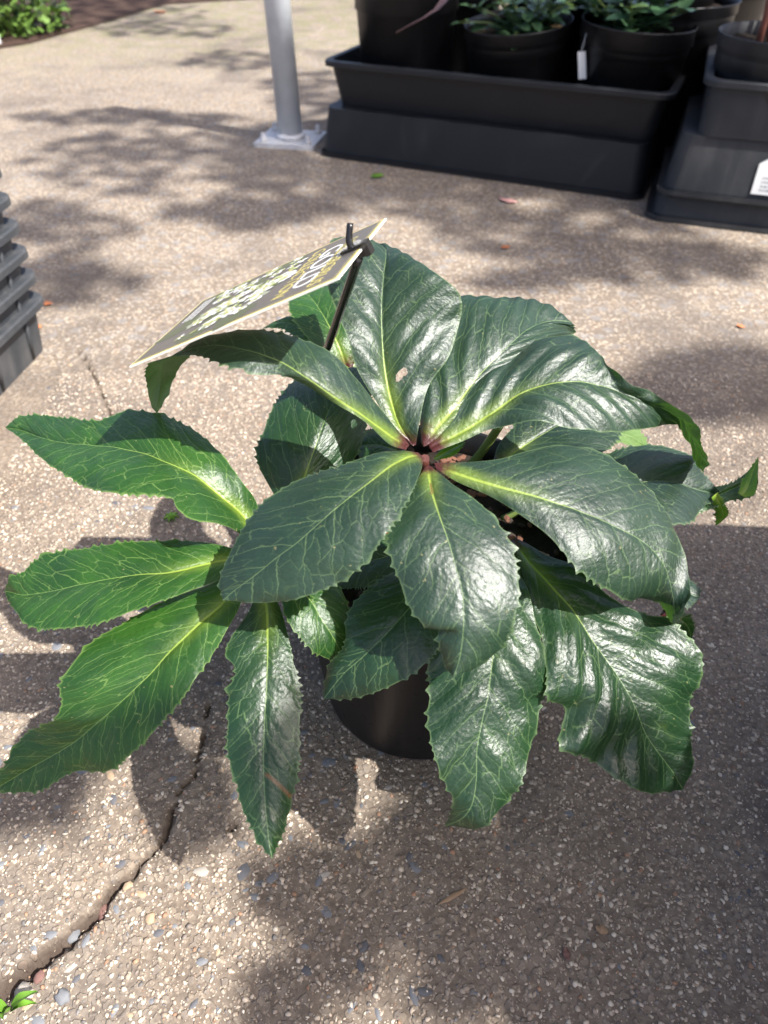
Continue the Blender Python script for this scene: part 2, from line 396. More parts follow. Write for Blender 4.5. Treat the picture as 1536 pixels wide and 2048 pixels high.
pp = [.27, .24, .16, .12, .07, .04, .10]
pm = pebbles(80000, -.43, .46, .06, .86, .0006, .0024, pc, pp, -.06, 'pebbles')
tag(obj('pebbles', pm, M['pebble'], ground), kind='stuff')
# bigger stones set flush in the concrete, one object each
smeshes = []
for k in range(7):
    bm = bmesh.new(); nn = 9; el = random.uniform(.45, .9); a0 = random.random()*6
    top = []; low = []
    for i in range(nn):
        a_ = 2*math.pi*i/nn+random.uniform(-.25, .25); r_ = random.uniform(.72, 1.05)
        x_, y_ = r_*math.cos(a_), r_*math.sin(a_)*el
        top.append(bm.verts.new((x_*.82, y_*.82, .13+random.uniform(-.02, .02)))); low.append(bm.verts.new((x_, y_, -.12)))
    cv_ = bm.verts.new((0, 0, .16))
    for i in range(nn):
        j = (i+1) % nn
        bm.faces.new((top[i], top[j], cv_)); bm.faces.new((low[i], low[j], top[j], top[i]))
    me = bpy.data.meshes.new('stone'); bm.to_mesh(me); bm.free(); smooth(me); smeshes.append(me)
for k in range(270):
    if k < 190: px, py = random.uniform(-20, 860), random.uniform(1000, 2048)
    elif k < 225: px, py = random.uniform(860, 1536), random.uniform(1000, 2040)
    else: px, py = random.uniform(60, 1500), random.uniform(520, 1000)
    g_ = P(px, py)
    xs, ys = np.array([g_.x]), np.array([g_.y])
    if polyd(xs, ys, crack)[0] < 1.5: continue
    me = random.choice(smeshes)
    o = bpy.data.objects.new('stone', me); COL.objects.link(o); o.parent = ground
    if not me.materials: me.materials.append(M['blue1'])
    o.material_slots[0].link = 'OBJECT'; o.material_slots[0].material = M[random.choices(['blue1', 'blue2', 'tan1', 'pale1'], [.62, .22, .1, .06])[0]]
    s_ = random.uniform(.0022, .0052) if random.random() < .85 else random.uniform(.005, .008)
    if px > 860 and py > 1000: s_ *= .6
    o.scale = (s_, s_*random.uniform(.6, 1), s_*.55); o.rotation_euler = (0, 0, random.uniform(0, 6.28))
    o.location = (g_.x, g_.y, float(ground_z(xs, ys)[0])+.0001)
# loose stones lying in the crack
for (px, py, s_, mt, lb_) in ((203, 1816, .007, 'brick', 'largest reddish brown stone, lying halfway along the ground crack'), (140, 1862, .005, 'blue1', 'rounded blue grey stone wedged inside the crack'), (300, 1837, .004, 'tan1', 'small buff stone on the concrete below the crack'), (255, 1772, .0035, 'tan1', 'tiny buff stone where the crack starts to widen'),
    (50, 1985, .006, 'pale1', 'pale grey stone beside the green sprout'), (125, 1995, .005, 'blue1', 'flat grey stone on the concrete beside the crack and sprout'), (80, 1955, .004, 'brick', 'small reddish stone in the crack near the green sprout')):
    g_ = P(px, py); zz = float(ground_z(np.array([g_.x]), np.array([g_.y]))[0])
    bm = bmesh.new(); bmesh.ops.create_icosphere(bm, subdivisions=2, radius=1)
    for v in bm.verts: v.co *= 1+noise.noise(v.co*1.7+Vector((px, py, 0)))*.5
    o = obj('loose_stone', bm, M[mt]); smooth(o.data); o.scale = (s_, s_*.8, s_*.5); o.location = (g_.x, g_.y, zz+s_*.12); o.rotation_euler = (.2, .1, px)
    tag(o, lb_, 'stone', 'stones lying in the crack')

# ------------------------------------------------------------------ plant pot
POT = Vector((.03, .372, 0))
def pot_mesh(rt, rb, h, soil_z, lip=.006, band=.02):
    t = .0022
    return lathe([(rb-.004, .0), (rb, .004), (rb+(rt-rb)*.86-.001, h-band-.002), (rb+(rt-rb)*.86+lip*.5, h-band), (rt-lip*.25, h-.004), (rt+lip*.15, h-.002), (rt, h), (rt-t, h-.001),
                  (rt-t-.002, h-band), (rb+(rt-rb)*soil_z/h-t, soil_z-.03)], 72)
pot = empty('plant_pot', POT)
tag(pot, 'round black plastic pot holding the large hellebore', 'plant pot')
obj('pot_body', pot_mesh(.1, .078, .19, .168), M['pot'], pot)
def soil_disc(r, z, amp=.004, seed=0):
    bm = bmesh.new(); c = bm.verts.new((0, 0, z)); prev = None; rings = []
    for i in range(1, 13):
        rr = r*i/12; ring = []
        for k in range(40):
            a_ = 2*math.pi*k/40; p = Vector((rr*math.cos(a_), rr*math.sin(a_), 0))
            ring.append(bm.verts.new((p.x, p.y, z+noise.noise(p*90+Vector((seed, 0, 0)))*amp+noise.noise(p*30)*amp)))
        if prev is None:
            for k in range(40): bm.faces.new((c, ring[k], ring[(k+1) % 40]))
        else:
            for k in range(40): bm.faces.new((prev[k], ring[k], ring[(k+1) % 40], prev[(k+1) % 40]))
        prev = ring
    return bm
obj('potting_mix', soil_disc(.0945, .168), M['soil'], pot)
for k, mt in ((0, 'bark'), (1, 'bark2')):
    bm = bmesh.new()
    for i in range(170):
        r_ = .092*math.sqrt(random.random()); a_ = random.uniform(0, 6.28); s_ = random.uniform(.002, .006)
        mtx = Matrix.Translation((r_*math.cos(a_), r_*math.sin(a_), .170+random.uniform(0, .004))) @ Matrix.Rotation(random.uniform(0, 6), 4, 'Z') @ Matrix.Rotation(random.uniform(-.5, .5), 4, 'X') @ Matrix.Diagonal((s_, s_*.55, s_*.3, 1))
        bmesh.ops.create_icosphere(bm, subdivisions=1, radius=1, matrix=mtx)
    tag(obj('bark_chips', bm, M[mt], pot), kind='stuff')

# ------------------------------------------------------------------ hellebore leaves
plant = empty('hellebore_plant', (POT.x, POT.y, .168))
tag(plant, 'large hellebore with glossy dark green toothed leaves in the black pot', 'plant')
PL0 = Vector(plant.location)
def vnoise(Pn, f, seed):
    return np.array([noise.noise(Vector((p[0]*f+seed, p[1]*f-seed*.7, p[2]*f+seed*.3))) for p in Pn])
LEN = {}
def with_slopes(st, slopes, tip, tslope):
    """heights along a midrib from how steeply the leaf falls from one station to the next"""
    out = [st[0]]; z = st[0][4]/100
    q = [x[2:4] for x in st]+[tip[:2]]; zs = []
    for i, a in enumerate(list(slopes)+[tslope]):
        A = P(q[i][0], q[i][1], z); best = None
        for k in range(-60, 61):
            zz = z+k*.0005; B = P(q[i+1][0], q[i+1][1], zz); e = abs(math.atan2(z-zz, math.hypot(B.x-A.x, B.y-A.y))-R(a))
            if best is None or e < best[0]: best = (e, zz)
        z = best[1]; zs.append(z*100)
    for x, zz in zip(st[1:], zs): out.append(x[:4]+(zz,)+x[5:])
    return out, (tip[0], tip[1], zs[-1])
def leaflet(name, st, tip, mat, parent, dzl=0., dzr=0., teeth=26, tamp=.0019, tstart=.3, ripple=.0022, hole=None, scar=None, seed=None, bulge=.06, slopes=None, res=1, pleat=.00022):
    if slopes: st, tip = with_slopes(st, slopes[:-1], tip, slopes[-1])
    return leaflet0(name, st, tip, mat, parent, dzl, dzr, teeth, tamp, tstart, ripple, hole, scar, seed, bulge, res, pleat)
def leaflet0(name, st, tip, mat, parent, dzl=0., dzr=0., teeth=26, tamp=.0019, tstart=.3, ripple=.0022, hole=None, scar=None, seed=None, bulge=.06, res=1, pleat=.00022):
    seed = seed if seed is not None else (len(LEN)+1)*3.17
    rows = []
    n_ = len(st)
    for i, q in enumerate(st):
        lx, ly, mx_, my_, mz, rx, ry = q[:7]
        env = math.sin(math.pi*min(1, (i+.0)/max(1, n_-1))*.5)
        l_ = P(lx, ly, (mz+dzl*env)/100); m_ = P(mx_, my_, mz/100); r_ = P(rx, ry, (mz+dzr*env)/100)
        rows.append(np.r_[m_, l_, r_])
    t_ = P(tip[0], tip[1], tip[2]/100); rows.append(np.r_[t_, t_, t_])
    nv = 230*res; nh = 17*res
    S, s = cr(rows, nv); Lm = s[-1]
    Mi, Le, Ri = S[:, :3], S[:, 3:6], S[:, 6:9]
    v = s/Lm
    # teeth: forward-leaning saw, irregular
    def saw(ph):
        f = v*teeth+ph+.45*np.sin(v*teeth*.9+ph*5)+.25*np.sin(v*teeth*2.3+seed); k = np.floor(f); fr = f-k
        amp = .25+.85*np.abs(np.sin(k*12.9898+seed))
        return amp*np.where(fr < .8, (fr/.8)**3, (1-fr)/.2)
    gate = np.clip((v-tstart)/.12, 0, 1)*np.clip((1.0-v)/.04, 0, 1)
    cols = []; US = []; MS = []
    for sd, E, ph in ((1, Le, .0), (-1, Ri, .43)):
        d = E-Mi; wd = np.linalg.norm(d, axis=1)+1e-9
        tt = saw(ph)*tamp*1.9*gate
        side = []
        for j in range(1, nh+1):
            a_ = (j/nh)**.85
            pos = Mi+d*(a_)[None] if False else Mi+d*a_
            if j >= nh-1: pos = pos+(d/wd[:, None])*(tt*(1 if j == nh else .15))[:, None]
            side.append((pos, a_, wd*a_*sd))
        cols.append(side)
    allc = [c for c in cols[0][::-1]]+[(Mi, 0.0, np.zeros(nv))]+cols[1]
    V = np.stack([c[0] for c in allc], 1)                     # nv x nu x 3
    sgn = np.array([1]*nh+[0]+[-1]*nh); A_ = np.array([c[1] for c in allc])
    nu = len(allc)
    du = np.gradient(V, axis=1); dv = np.gradient(V, axis=0)
    N = np.cross(dv, -du); N /= np.linalg.norm(N, axis=2, keepdims=True)+1e-9
    wl = np.linalg.norm(Le-Mi, axis=1); wr = np.linalg.norm(Ri-Mi, axis=1)
    half = np.where(sgn[None, :] >= 0, wl[:, None], wr[:, None])
    env = np.minimum(1, half/.012)*np.clip(v/.2, 0, 1)[:, None]
    disp = half*bulge*4*A_*(1-A_)*(v[:, None] > 0)
    nz = vnoise(V.reshape(-1, 3), 38, seed).reshape(nv, nu); nz2 = vnoise(V.reshape(-1, 3), 95, seed+9).reshape(nv, nu)
    disp = disp+env*(nz*ripple*(.25+.75*A_**1.5)+nz2*.0004)
    # side-vein quilting
    qv = (v*Lm)[:, None]-np.abs(half*A_)*1.25
    disp = disp+env*pleat*np.sin(qv/.019*math.pi*2+np.where(sgn < 0, 1.5, 0)[None, :])*np.minimum(1, A_*3)*(1-.4*A_)
    V = V+N*disp[..., None]
    keep = None
    if hole:
        k = np.ones((nv-1, nu-1), bool)
        for (v0, u0, rv, ru, an) in hole:
            vv = v[:-1, None]-v0; uu = (sgn*A_)[None, :-1]-u0
            k &= ((vv*math.cos(an)+uu*math.sin(an)*.3)/rv)**2+((uu*math.cos(an)-vv*math.sin(an)*3)/ru)**2 > 1
        keep = k
    me, q = grid_mesh('leaflet', V.reshape(-1, 3)-np.array(PL0), nu, nv, keep)
    uvn = np.stack(np.broadcast_arrays((sgn*A_*.5+.5)[None, :], v[:, None]), -1).reshape(-1, 2)
    met = np.stack(np.broadcast_arrays(half*(sgn*A_)[None, :], (v*Lm)[:, None]), -1).reshape(-1, 2)
    for nm, dat in (('leaf', uvn), ('metres', met)):
        L_ = me.uv_layers.new(name=nm); L_.data.foreach_set('uv', dat[q.ravel()].astype(np.float32).ravel())
    scv = np.zeros(nv*nu)
    if scar:
        pv, pu = v[:, None], (sgn*A_)[None, :]
        for (v0, u0, v1, u1, wdt) in scar:
            dvx, dux = v1-v0, u1-u0; ln = (dvx*8)**2+dux**2
            t2 = np.clip(((pv-v0)*8*dvx*8+(pu-u0)*dux)/ln, 0, 1)
            dd = np.hypot((pv-v0-t2*dvx)*8, pu-u0-t2*dux)/wdt
            scv = np.maximum(scv, np.clip(1.4-dd, 0, 1).ravel())
    at = me.attributes.new('scar', 'FLOAT', 'POINT'); at.data.foreach_set('value', scv.astype(np.float32))
    me.materials.append(mat)
    # make the upper face the front
    o = obj('leaflet', me, None, parent)
    LEN[name] = (round(Lm*100, 1), round(float((wl+wr).max())*100, 1), Mi[0])
    return o
def stalk(p0, p1, r0=.0032, r1=.0022, up=.03, mat='stalk', name='leaf_stalk'):
    p0, p1 = Vector(p0), Vector(p1); mid = (p0+p1)/2+Vector((0, 0, up))
    bm = tube([p0-PL0, mid-PL0, p1-PL0], r0, r1, 10, 18)
    return obj(name, bm, M[mat], plant)
soil = lambda dx, dy: (POT.x+dx, POT.y+dy, .164)

M['crimson'] = plain('crimson_stalk', (.07, .02, .015), .5, 0, .5, 150)
T = stalk(soil(-.005, -.01), P(850, 916, .2655), .004, .0026, .004, 'crimson')
leaflet('A', [(812, 900, 815, 895, 26.8, 820, 890), (778, 888, 780, 872, 27.9, 789, 853), (729, 842, 723, 830, 29.8, 742, 792), (668, 806, 674, 798, 31, 712, 752), (592, 760, 609, 753, 32.2, 660, 702),
  (545, 747, 560, 723, 32.6, 600, 676), (459, 734, 490, 700, 32.9, 535, 661), (405, 712, 425, 690, 32.6, 460, 662), (345, 712, 365, 703, 31.7, 398, 680), (297, 732, 330, 724, 30.5, 385, 702), (294, 770, 322, 765, 28, 355, 745), (305, 812, 314, 810, 26.2, 326, 806)],
  (314, 827, 25.5), DARK, T, -.6, .2, 26, .0015)
leaflet('B', [(820, 888, 826, 892, 26.9, 832, 890), (780, 844, 795, 840, 27.8, 838, 855), (738, 779, 776, 775, 29, 856, 775), (712, 727, 767, 715, 30.2, 896, 716), (690, 665, 763, 650, 31.4, 918, 648), (664, 600, 764, 595, 32.4, 924, 606),
  (652, 545, 768, 545, 33.2, 905, 572), (655, 502, 772, 512, 33.6, 852, 534), (672, 474, 768, 496, 33.3, 812, 512)], (735, 480, 32.7), DARK, T, .3, .2, 22, .0012, .6, hole=[(.25, -.28, .016, .10, .5), (.262, -.36, .012, .06, -.4)], bulge=.1, res=3, pleat=.0006)
leaflet('C', [(842, 885, 847, 893, 26.9, 853, 892), (840, 842, 872, 858, 27.6, 890, 868), (842, 775, 910, 815, 28.4, 945, 830), (855, 712, 950, 760, 29.2, 1000, 778), (872, 645, 990, 718, 29.9, 1050, 735), (890, 592, 1025, 685, 30.4, 1095, 700),
  (985, 596, 1052, 662, 30.5, 1130, 680), (1035, 590, 1090, 645, 30.2, 1150, 664)], (1143, 643, 29.7), DARK, T, .2, -1.2, 20, .0012, .6, ripple=.006, bulge=.1, pleat=.0011)
leaflet('D', [(856, 888, 860, 896, 26.9, 866, 905), (905, 845, 925, 864, 27.6, 930, 880), (945, 778, 983, 827, 28.4, 985, 855), (1007, 708, 1045, 786, 29.2, 1045, 846), (1080, 678, 1105, 768, 29.6, 1110, 848), (1151, 668, 1160, 764, 29.6, 1170, 856),
  (1195, 704, 1215, 774, 29.2, 1230, 862), (1240, 755, 1268, 794, 28.6, 1280, 859), (1310, 788, 1325, 818, 27.6, 1332, 850), (1372, 832, 1368, 840, 26.4, 1362, 848), (1400, 872, 1392, 880, 24.6, 1383, 885), (1412, 915, 1405, 918, 23, 1398, 915)],
  (1407, 946, 22.2), DARK, T, 1.4, -1.6, 30, .0013, .7, ripple=.0055, bulge=.1, pleat=.0012)
leaflet('E', [(868, 926, 870, 931, 26.8, 872, 937), (948, 924, 930, 953, 27, 915, 964), (1000, 917, 1000, 974, 27, 985, 995), (1055, 900, 1070, 993, 26.9, 1050, 1036), (1120, 891, 1140, 1015, 26.6, 1106, 1080), (1175, 895, 1200, 1038, 26, 1150, 1130),
  (1238, 931, 1252, 1064, 25.2, 1186, 1160), (1290, 975, 1295, 1090, 24.2, 1225, 1184), (1335, 1025, 1325, 1125, 23, 1256, 1200), (1356, 1080, 1340, 1165, 21.8, 1285, 1196), (1377, 1155, 1347, 1200, 20.8, 1318, 1204), (1370, 1215, 1350, 1232, 20, 1335, 1230)],
  (1347, 1252, 19.6), DARK, T, .9, -1.5, 22, .0016, .35, bulge=.07, slopes=[-4, 0, 4, 10, 18, 25, 32, 40, 48, 52, 54, 55])
leaflet('F', [(862, 932, 857, 931, 26.8, 851, 933), (900, 966, 862, 975, 27.4, 828, 972), (960, 1008, 878, 1030, 27.6, 795, 1030), (1008, 1066, 897, 1082, 27.3, 775, 1075), (1028, 1112, 910, 1128, 26.6, 785, 1125), (1036, 1160, 922, 1170, 25.6, 802, 1170),
  (1034, 1205, 927, 1210, 24.4, 820, 1215), (1022, 1240, 927, 1245, 23.1, 855, 1254), (1016, 1262, 926, 1268, 22.4, 879, 1250), (1012, 1280, 924, 1288, 21.8, 878, 1285), (1000, 1302, 920, 1312, 21, 884, 1312), (958, 1332, 914, 1335, 20.2, 893, 1337)],
  (907, 1353, 19.6), DARK, T, -.5, -.6, 22, .0017, .35, bulge=.07, slopes=[-12, -2, 10, 22, 32, 38, 44, 50, 52, 54, 56, 58], scar=[(.17, .02, .24, -.04, .05)])
leaflet('G', [(848, 916, 843, 911, 27, 836, 905), (842, 940, 815, 915, 28, 795, 900), (828, 975, 770, 940, 28.4, 735, 914), (800, 1020, 715, 983, 28.2, 670, 933), (770, 1070, 655, 1031, 27.6, 600, 957), (728, 1126, 597, 1083, 26.6, 535, 1000),
  (680, 1163, 548, 1120, 25.6, 488, 1052), (600, 1196, 505, 1155, 24.6, 455, 1115), (530, 1204, 470, 1180, 23.8, 437, 1165)], (446, 1201, 23.2), DARK, T, -.1, -.3, 26, .0015, .2, bulge=.05)

L = stalk(soil(-.03, -.02), P(512, 1124, .204), .0035, .003, .03)
leaflet('L1', [(512, 1112, 520, 1106, 20.8, 528, 1100), (478, 1068, 492, 1040, 22.3, 515, 1012), (437, 1050, 440, 992, 23.8, 482, 962), (386, 1040, 390, 952, 24.9, 440, 905), (360, 1016, 352, 934, 25.3, 395, 864), (345, 994, 325, 922, 25.5, 368, 849), (290, 988, 285, 906, 25.6, 320, 831), (230, 990, 233, 896, 25.4, 255, 824),
  (175, 975, 182, 890, 25, 190, 844), (120, 943, 131, 886, 24.4, 135, 836), (78, 912, 84, 876, 23.8, 84, 831), (42, 876, 46, 862, 23.2, 40, 834)], (10, 855, 22.7), MIDG, L, .2, .2, 34, .0016, .2, seed=2)
leaflet('L2', [(500, 1132, 500, 1124, 20.4, 502, 1117), (440, 1160, 450, 1121, 20.8, 463, 1096), (385, 1182, 400, 1132, 21.2, 410, 1084), (330, 1200, 345, 1145, 21.3, 350, 1082), (265, 1224, 285, 1149, 21.2, 285, 1084), (200, 1246, 225, 1157, 20.9, 220, 1088),
  (146, 1254, 165, 1169, 20.4, 165, 1096), (91, 1256, 110, 1182, 19.8, 110, 1106), (54, 1248, 72, 1188, 19.3, 70, 1124), (38, 1228, 44, 1190, 18.9, 50, 1145), (20, 1205, 24, 1185, 18.4, 22, 1158)], (9, 1182, 18), MIDG, L, .1, .5, 30, .0016, .2, seed=8)
leaflet('L3', [(496, 1150, 490, 1142, 20.2, 484, 1134), (480, 1210, 446, 1206, 20.2, 410, 1172), (442, 1279, 396, 1250, 19.9, 330, 1200), (405, 1335, 346, 1298, 19.3, 250, 1246), (362, 1402, 300, 1348, 18.5, 178, 1290), (335, 1432, 272, 1375, 18, 130, 1348), (308, 1462, 242, 1404, 17.4, 119, 1380), (285, 1488, 222, 1422, 17, 124, 1402),
  (262, 1508, 196, 1444, 16.5, 112, 1436), (220, 1540, 150, 1483, 15.4, 84, 1453), (146, 1544, 104, 1512, 14.4, 55, 1466), (80, 1580, 50, 1542, 13.2, 12, 1527)], (-18, 1584, 11.8), MIDG, L, -.2, .2, 34, .0014, .2, seed=14)
leaflet('L4', [(518, 1150, 512, 1152, 20, 506, 1152), (556, 1205, 532, 1208, 19.6, 503, 1210), (577, 1275, 535, 1275, 18.6, 468, 1268), (586, 1320, 535, 1325, 17.6, 452, 1308), (592, 1340, 534, 1346, 17, 472, 1340), (598, 1370, 533, 1375, 16.3, 457, 1375), (601, 1400, 531, 1405, 15.6, 457, 1400), (598, 1450, 529, 1450, 14.4, 457, 1445),
  (597, 1520, 527, 1515, 12.8, 456, 1503), (590, 1570, 528, 1565, 11.5, 472, 1560), (578, 1620, 531, 1615, 10.2, 484, 1615), (570, 1658, 534, 1645, 9.3, 502, 1652), (556, 1686, 538, 1682, 8.4, 520, 1685)], (544, 1717, 7.4), GLOS, L, -.5, -.1, 30, .0014, .25, scar=[(.735, .1, .80, .95, .05)], seed=21, slopes=[2, 10, 18, 22, 26, 29, 32, 34, 36, 37, 38, 40, 42])
leaflet('L5', [(545, 1140, 540, 1145, 20.6, 535, 1150), (625, 1140, 585, 1165, 21, 560, 1190), (672, 1165, 620, 1200, 20.9, 575, 1240), (694, 1205, 642, 1237, 20.3, 602, 1276), (702, 1250, 662, 1268, 19.6, 632, 1306), (701, 1292, 680, 1300, 18.7, 663, 1319)], (690, 1328, 18), MIDG, L, -.4, -.4, 18, .0012, .3, seed=31)
K = stalk(soil(-.045, .01), P(590, 1040, .21), .003, .0026, .012)
leaflet('L0', [(585, 1040, 590, 1042, 21, 596, 1044), (545, 985, 598, 992, 22.3, 655, 990), (514, 915, 614, 940, 23.7, 716, 905), (528, 860, 632, 890, 24.8, 734, 845), (553, 806, 650, 840, 25.6, 742, 800), (600, 755, 675, 790, 26, 740, 765)], (722, 733, 26), GLOS, K, -.3, -.3, 26, .0015, .15, seed=5)

RC = stalk(soil(.03, -.01), P(1026, 1080, .209), .0035, .0028, .002, 'redstalk')
leaflet('R1', [(1030, 1075, 1026, 1078, 21, 1022, 1082), (1080, 1101, 1055, 1122, 20.8, 1042, 1140), (1140, 1140, 1100, 1170, 20.4, 1062, 1210), (1200, 1178, 1145, 1218, 19.8, 1085, 1275), (1270, 1224, 1178, 1272, 18.8, 1096, 1345), (1340, 1245, 1213, 1318, 17.6, 1103, 1402),
  (1396, 1300, 1246, 1368, 16.2, 1138, 1425), (1396, 1345, 1270, 1415, 14.8, 1122, 1494), (1383, 1395, 1288, 1460, 13.4, 1170, 1512), (1390, 1465, 1313, 1500, 12, 1225, 1549), (1384, 1514, 1340, 1537, 10.8, 1290, 1583)], (1366, 1580, 9.8), GLOS, RC, .2, -.5, 26, .0015, .35, ripple=.0085, pleat=.0008, seed=44, slopes=[2, 6, 14, 24, 32, 38, 42, 46, 48, 50, 52])
leaflet('R2', [(1034, 1098, 1030, 1098, 20.8, 1026, 1097), (1050, 1170, 1015, 1170, 20.8, 975, 1150), (1072, 1240, 998, 1245, 20.6, 905, 1230), (1090, 1310, 985, 1318, 19.8, 858, 1320), (1095, 1370, 977, 1385, 18.2, 860, 1385), (1085, 1410, 965, 1438, 16.8, 856, 1432),
  (1072, 1470, 954, 1500, 15.2, 868, 1490), (1045, 1550, 953, 1560, 13.4, 890, 1562), (1012, 1605, 944, 1608, 12.2, 915, 1602), (965, 1645, 925, 1635, 11.2, 905, 1624)], (889, 1653, 10.6), GLOS, RC, -.3, -.3, 26, .0014, .3, ripple=.009, pleat=.0006, seed=52, slopes=[-2, 4, 24, 38, 40, 40, 46, 52, 54, 56])
leaflet('R3', [(916, 1118, 912, 1114, 21.4, 908, 1110), (905, 1190, 868, 1165, 21.9, 815, 1130), (892, 1250, 815, 1220, 21.7, 745, 1170), (870, 1305, 772, 1268, 21, 700, 1222), (820, 1350, 728, 1312, 20, 690, 1290), (757, 1381, 690, 1345, 19, 658, 1325), (700, 1396, 665, 1375, 18.2, 650, 1362)], (647, 1398, 17.6), GLOS, RC, -.3, -.3, 24, .0013, .25, seed=61)
leaflet('R4', [(842, 1090, 840, 1082, 20.6, 838, 1074), (800, 1150, 780, 1110, 20.8, 770, 1070), (740, 1172, 720, 1130, 20.6, 710, 1080), (700, 1177, 690, 1155, 20.4, 680, 1120)], (672, 1174, 20.2), GLOS, RC, seed=66)
leaflet('R5', [(1082, 1010, 1080, 1016, 20, 1082, 1022), (1160, 940, 1170, 990, 21, 1180, 1040), (1240, 900, 1240, 972, 21.4, 1250, 1060), (1310, 892, 1300, 963, 21.4, 1320, 1050), (1380, 910, 1350, 965, 21, 1378, 1044), (1405, 945, 1395, 980, 20.3, 1405, 1016), (1430, 972, 1424, 988, 19.6, 1424, 1000),
  (1447, 1005, 1438, 1010, 18.4, 1428, 1010), (1454, 1028, 1444, 1032, 17.4, 1432, 1030)], (1432, 1050, 16.8), DARK, RC, .5, -.2, 22, .0016, .2, seed=71)
R6s = stalk(soil(.055, .02), P(1250, 995, .19), .0028, .0024, .014)
leaflet('R6', [(1250, 985, 1250, 995, 19, 1250, 1005), (1340, 955, 1340, 985, 19.4, 1345, 1030), (1420, 972, 1415, 995, 19.4, 1410, 1022), (1465, 965, 1460, 980, 19.4, 1462, 1000), (1492, 945, 1490, 965, 19.6, 1494, 994), (1508, 928, 1506, 952, 20, 1510, 984)], (1517, 912, 20.8), MIDG, R6s, .3, -.2, 22, .0014, .2, seed=77)
leaflet('R8', [(1250, 1075, 1250, 1085, 18, 1250, 1095), (1330, 1090, 1320, 1130, 18, 1300, 1170), (1384, 1163, 1370, 1180, 17.4, 1345, 1205), (1399, 1180, 1388, 1192, 17.1, 1376, 1216)], (1401, 1193, 17), DARK, R6s, seed=83)
leaflet('R9', [(1330, 1215, 1325, 1222, 15, 1320, 1230), (1372, 1228, 1362, 1240, 15, 1355, 1250), (1387, 1252, 1378, 1258, 14, 1368, 1262)], (1382, 1283, 13), MIDG, R6s, seed=85)
R7s = stalk(P(925, 945, .176), P(1000, 850, .232), .0034, .003, -.004)
leaflet('R7', [(985, 925, 990, 935, 22, 998, 940), (1003, 880, 1050, 890, 22.6, 1110, 915), (1060, 830, 1120, 850, 23.2, 1185, 912), (1130, 800, 1180, 830, 23.4, 1236, 878)], (1245, 820, 23), DARK, R7s, seed=91)
leaflet('R10', [(1080, 850, 1085, 846, 22.6, 1090, 842), (1160, 872, 1170, 856, 22.4, 1180, 840), (1240, 885, 1250, 868, 21.6, 1260, 850), (1275, 893, 1284, 886, 20.6, 1290, 876)], (1296, 897, 20), MIDG, R7s, seed=93)
BS = stalk(soil(-.04, .04), P(697, 745, .23), .003, .0026, .004)
leaflet('BL1', [(690, 745, 697, 745, 23, 704, 745), (630, 690, 672, 680, 25, 715, 670), (585, 632, 640, 620, 26, 690, 600), (579, 604, 615, 590, 26, 655, 573)], (590, 578, 25.6), MIDG, BS, 0, 0, 20, .0014, .2, seed=95)
leaflet('BL2', [(722, 792, 730, 788, 22, 738, 784), (660, 735, 690, 720, 23.6, 725, 700), (610, 690, 640, 672, 24.4, 670, 645), (570, 660, 585, 648, 24.4, 620, 634), (538, 655, 550, 645, 24, 570, 634)], (524, 657, 23), MIDG, BS, -.4, .4, 20, .0014, .2, seed=97)
leaflet('M1', [(812, 915, 812, 908, 24, 812, 900), (765, 925, 760, 890, 23.4, 765, 860), (725, 915, 720, 890, 22.8, 725, 862)], (700, 890, 22.5), MIDG, T, seed=99)
leaflet('Y', [(868, 915, 868, 918, 24.8, 870, 921), (893, 890, 900, 900, 25, 908, 911)], (931, 884, 25.2), YOUNG, T, 0, 0, 12, .0008, .2, seed=101)
leaflet('R5t', [(1436, 984, 1430, 989, 20.2, 1423, 995), (1450, 1010, 1442, 1013, 19.1, 1430, 1014), (1456, 1030, 1446, 1034, 18.1, 1433, 1032)], (1432, 1052, 17.3), YOUNG, RC, 0, 0, 12, .001, .1, seed=111)
leaflet('R6t', [(1476, 986, 1483, 991, 20.1, 1490, 995), (1486, 962, 1496, 972, 20.4, 1510, 986)], (1516, 915, 21.5), YOUNG, R6s, 0, 0, 12, .001, .1, seed=113)
for k, v_ in LEN.items(): print('LEAF', k, v_[:2])

# ------------------------------------------------------------------ picture label on its stake
CA = [Vector(c) for c in ((.0011, .3996, .376), (-.0206, .3136, .3814), (-.1334, .3382, .3217), (-.1118, .4242, .3163))]
lab = empty('plant_label', (-.028, .44, .164)); LB = Vector(lab.location)
tag(lab, 'tilted dark picture card with white flowers on a black stake in the pot', 'plant label')
cN = (CA[1]-CA[2]).cross(CA[3]-CA[2]).normalized()
ex = (CA[1]-CA[2]).normalized(); ey = (CA[2]-CA[3]).normalized()       # ex: up the card (to the clip), ey: reading direction
cl, cw = (CA[1]-CA[2]).length, (CA[2]-CA[3]).length
cM = Matrix((ey, ex, cN)).transposed().to_4x4(); cM.translation = CA[3]-LB    # card x: reading, y: up
def card_sheet(x0, x1, y0, y1, z0, z1, ch=0):
    bm = bmesh.new(); box(bm, x0, x1, y0, y1, z0, z1); bm.transform(cM); return bm
def cmat(name, c, rough=.3):
    m, n, l, b = newmat(name); g = G(m.node_tree); tc = n.new('ShaderNodeTexCoord').outputs['Object']
    l.new(g.mix(g.noise(tc, 60, 3), c4(*[q*.88 for q in c]), c4(*c)), b.inputs['Base Color']); b.inputs['Roughness'].default_value = rough
    return m
CW = cmat('card_stock', (.78, .77, .68)); CD = cmat('card_dark_print', (.12, .108, .098), .28); CY = cmat('card_gold_print', (.62, .53, .16)); CWH = cmat('card_white_print', (.82, .82, .78))  # dark print lightened in colour to stand in for glare
CG = cmat('card_lime_print', (.45, .52, .16)); CGR = cmat('card_green_print', (.10, .12, .06))
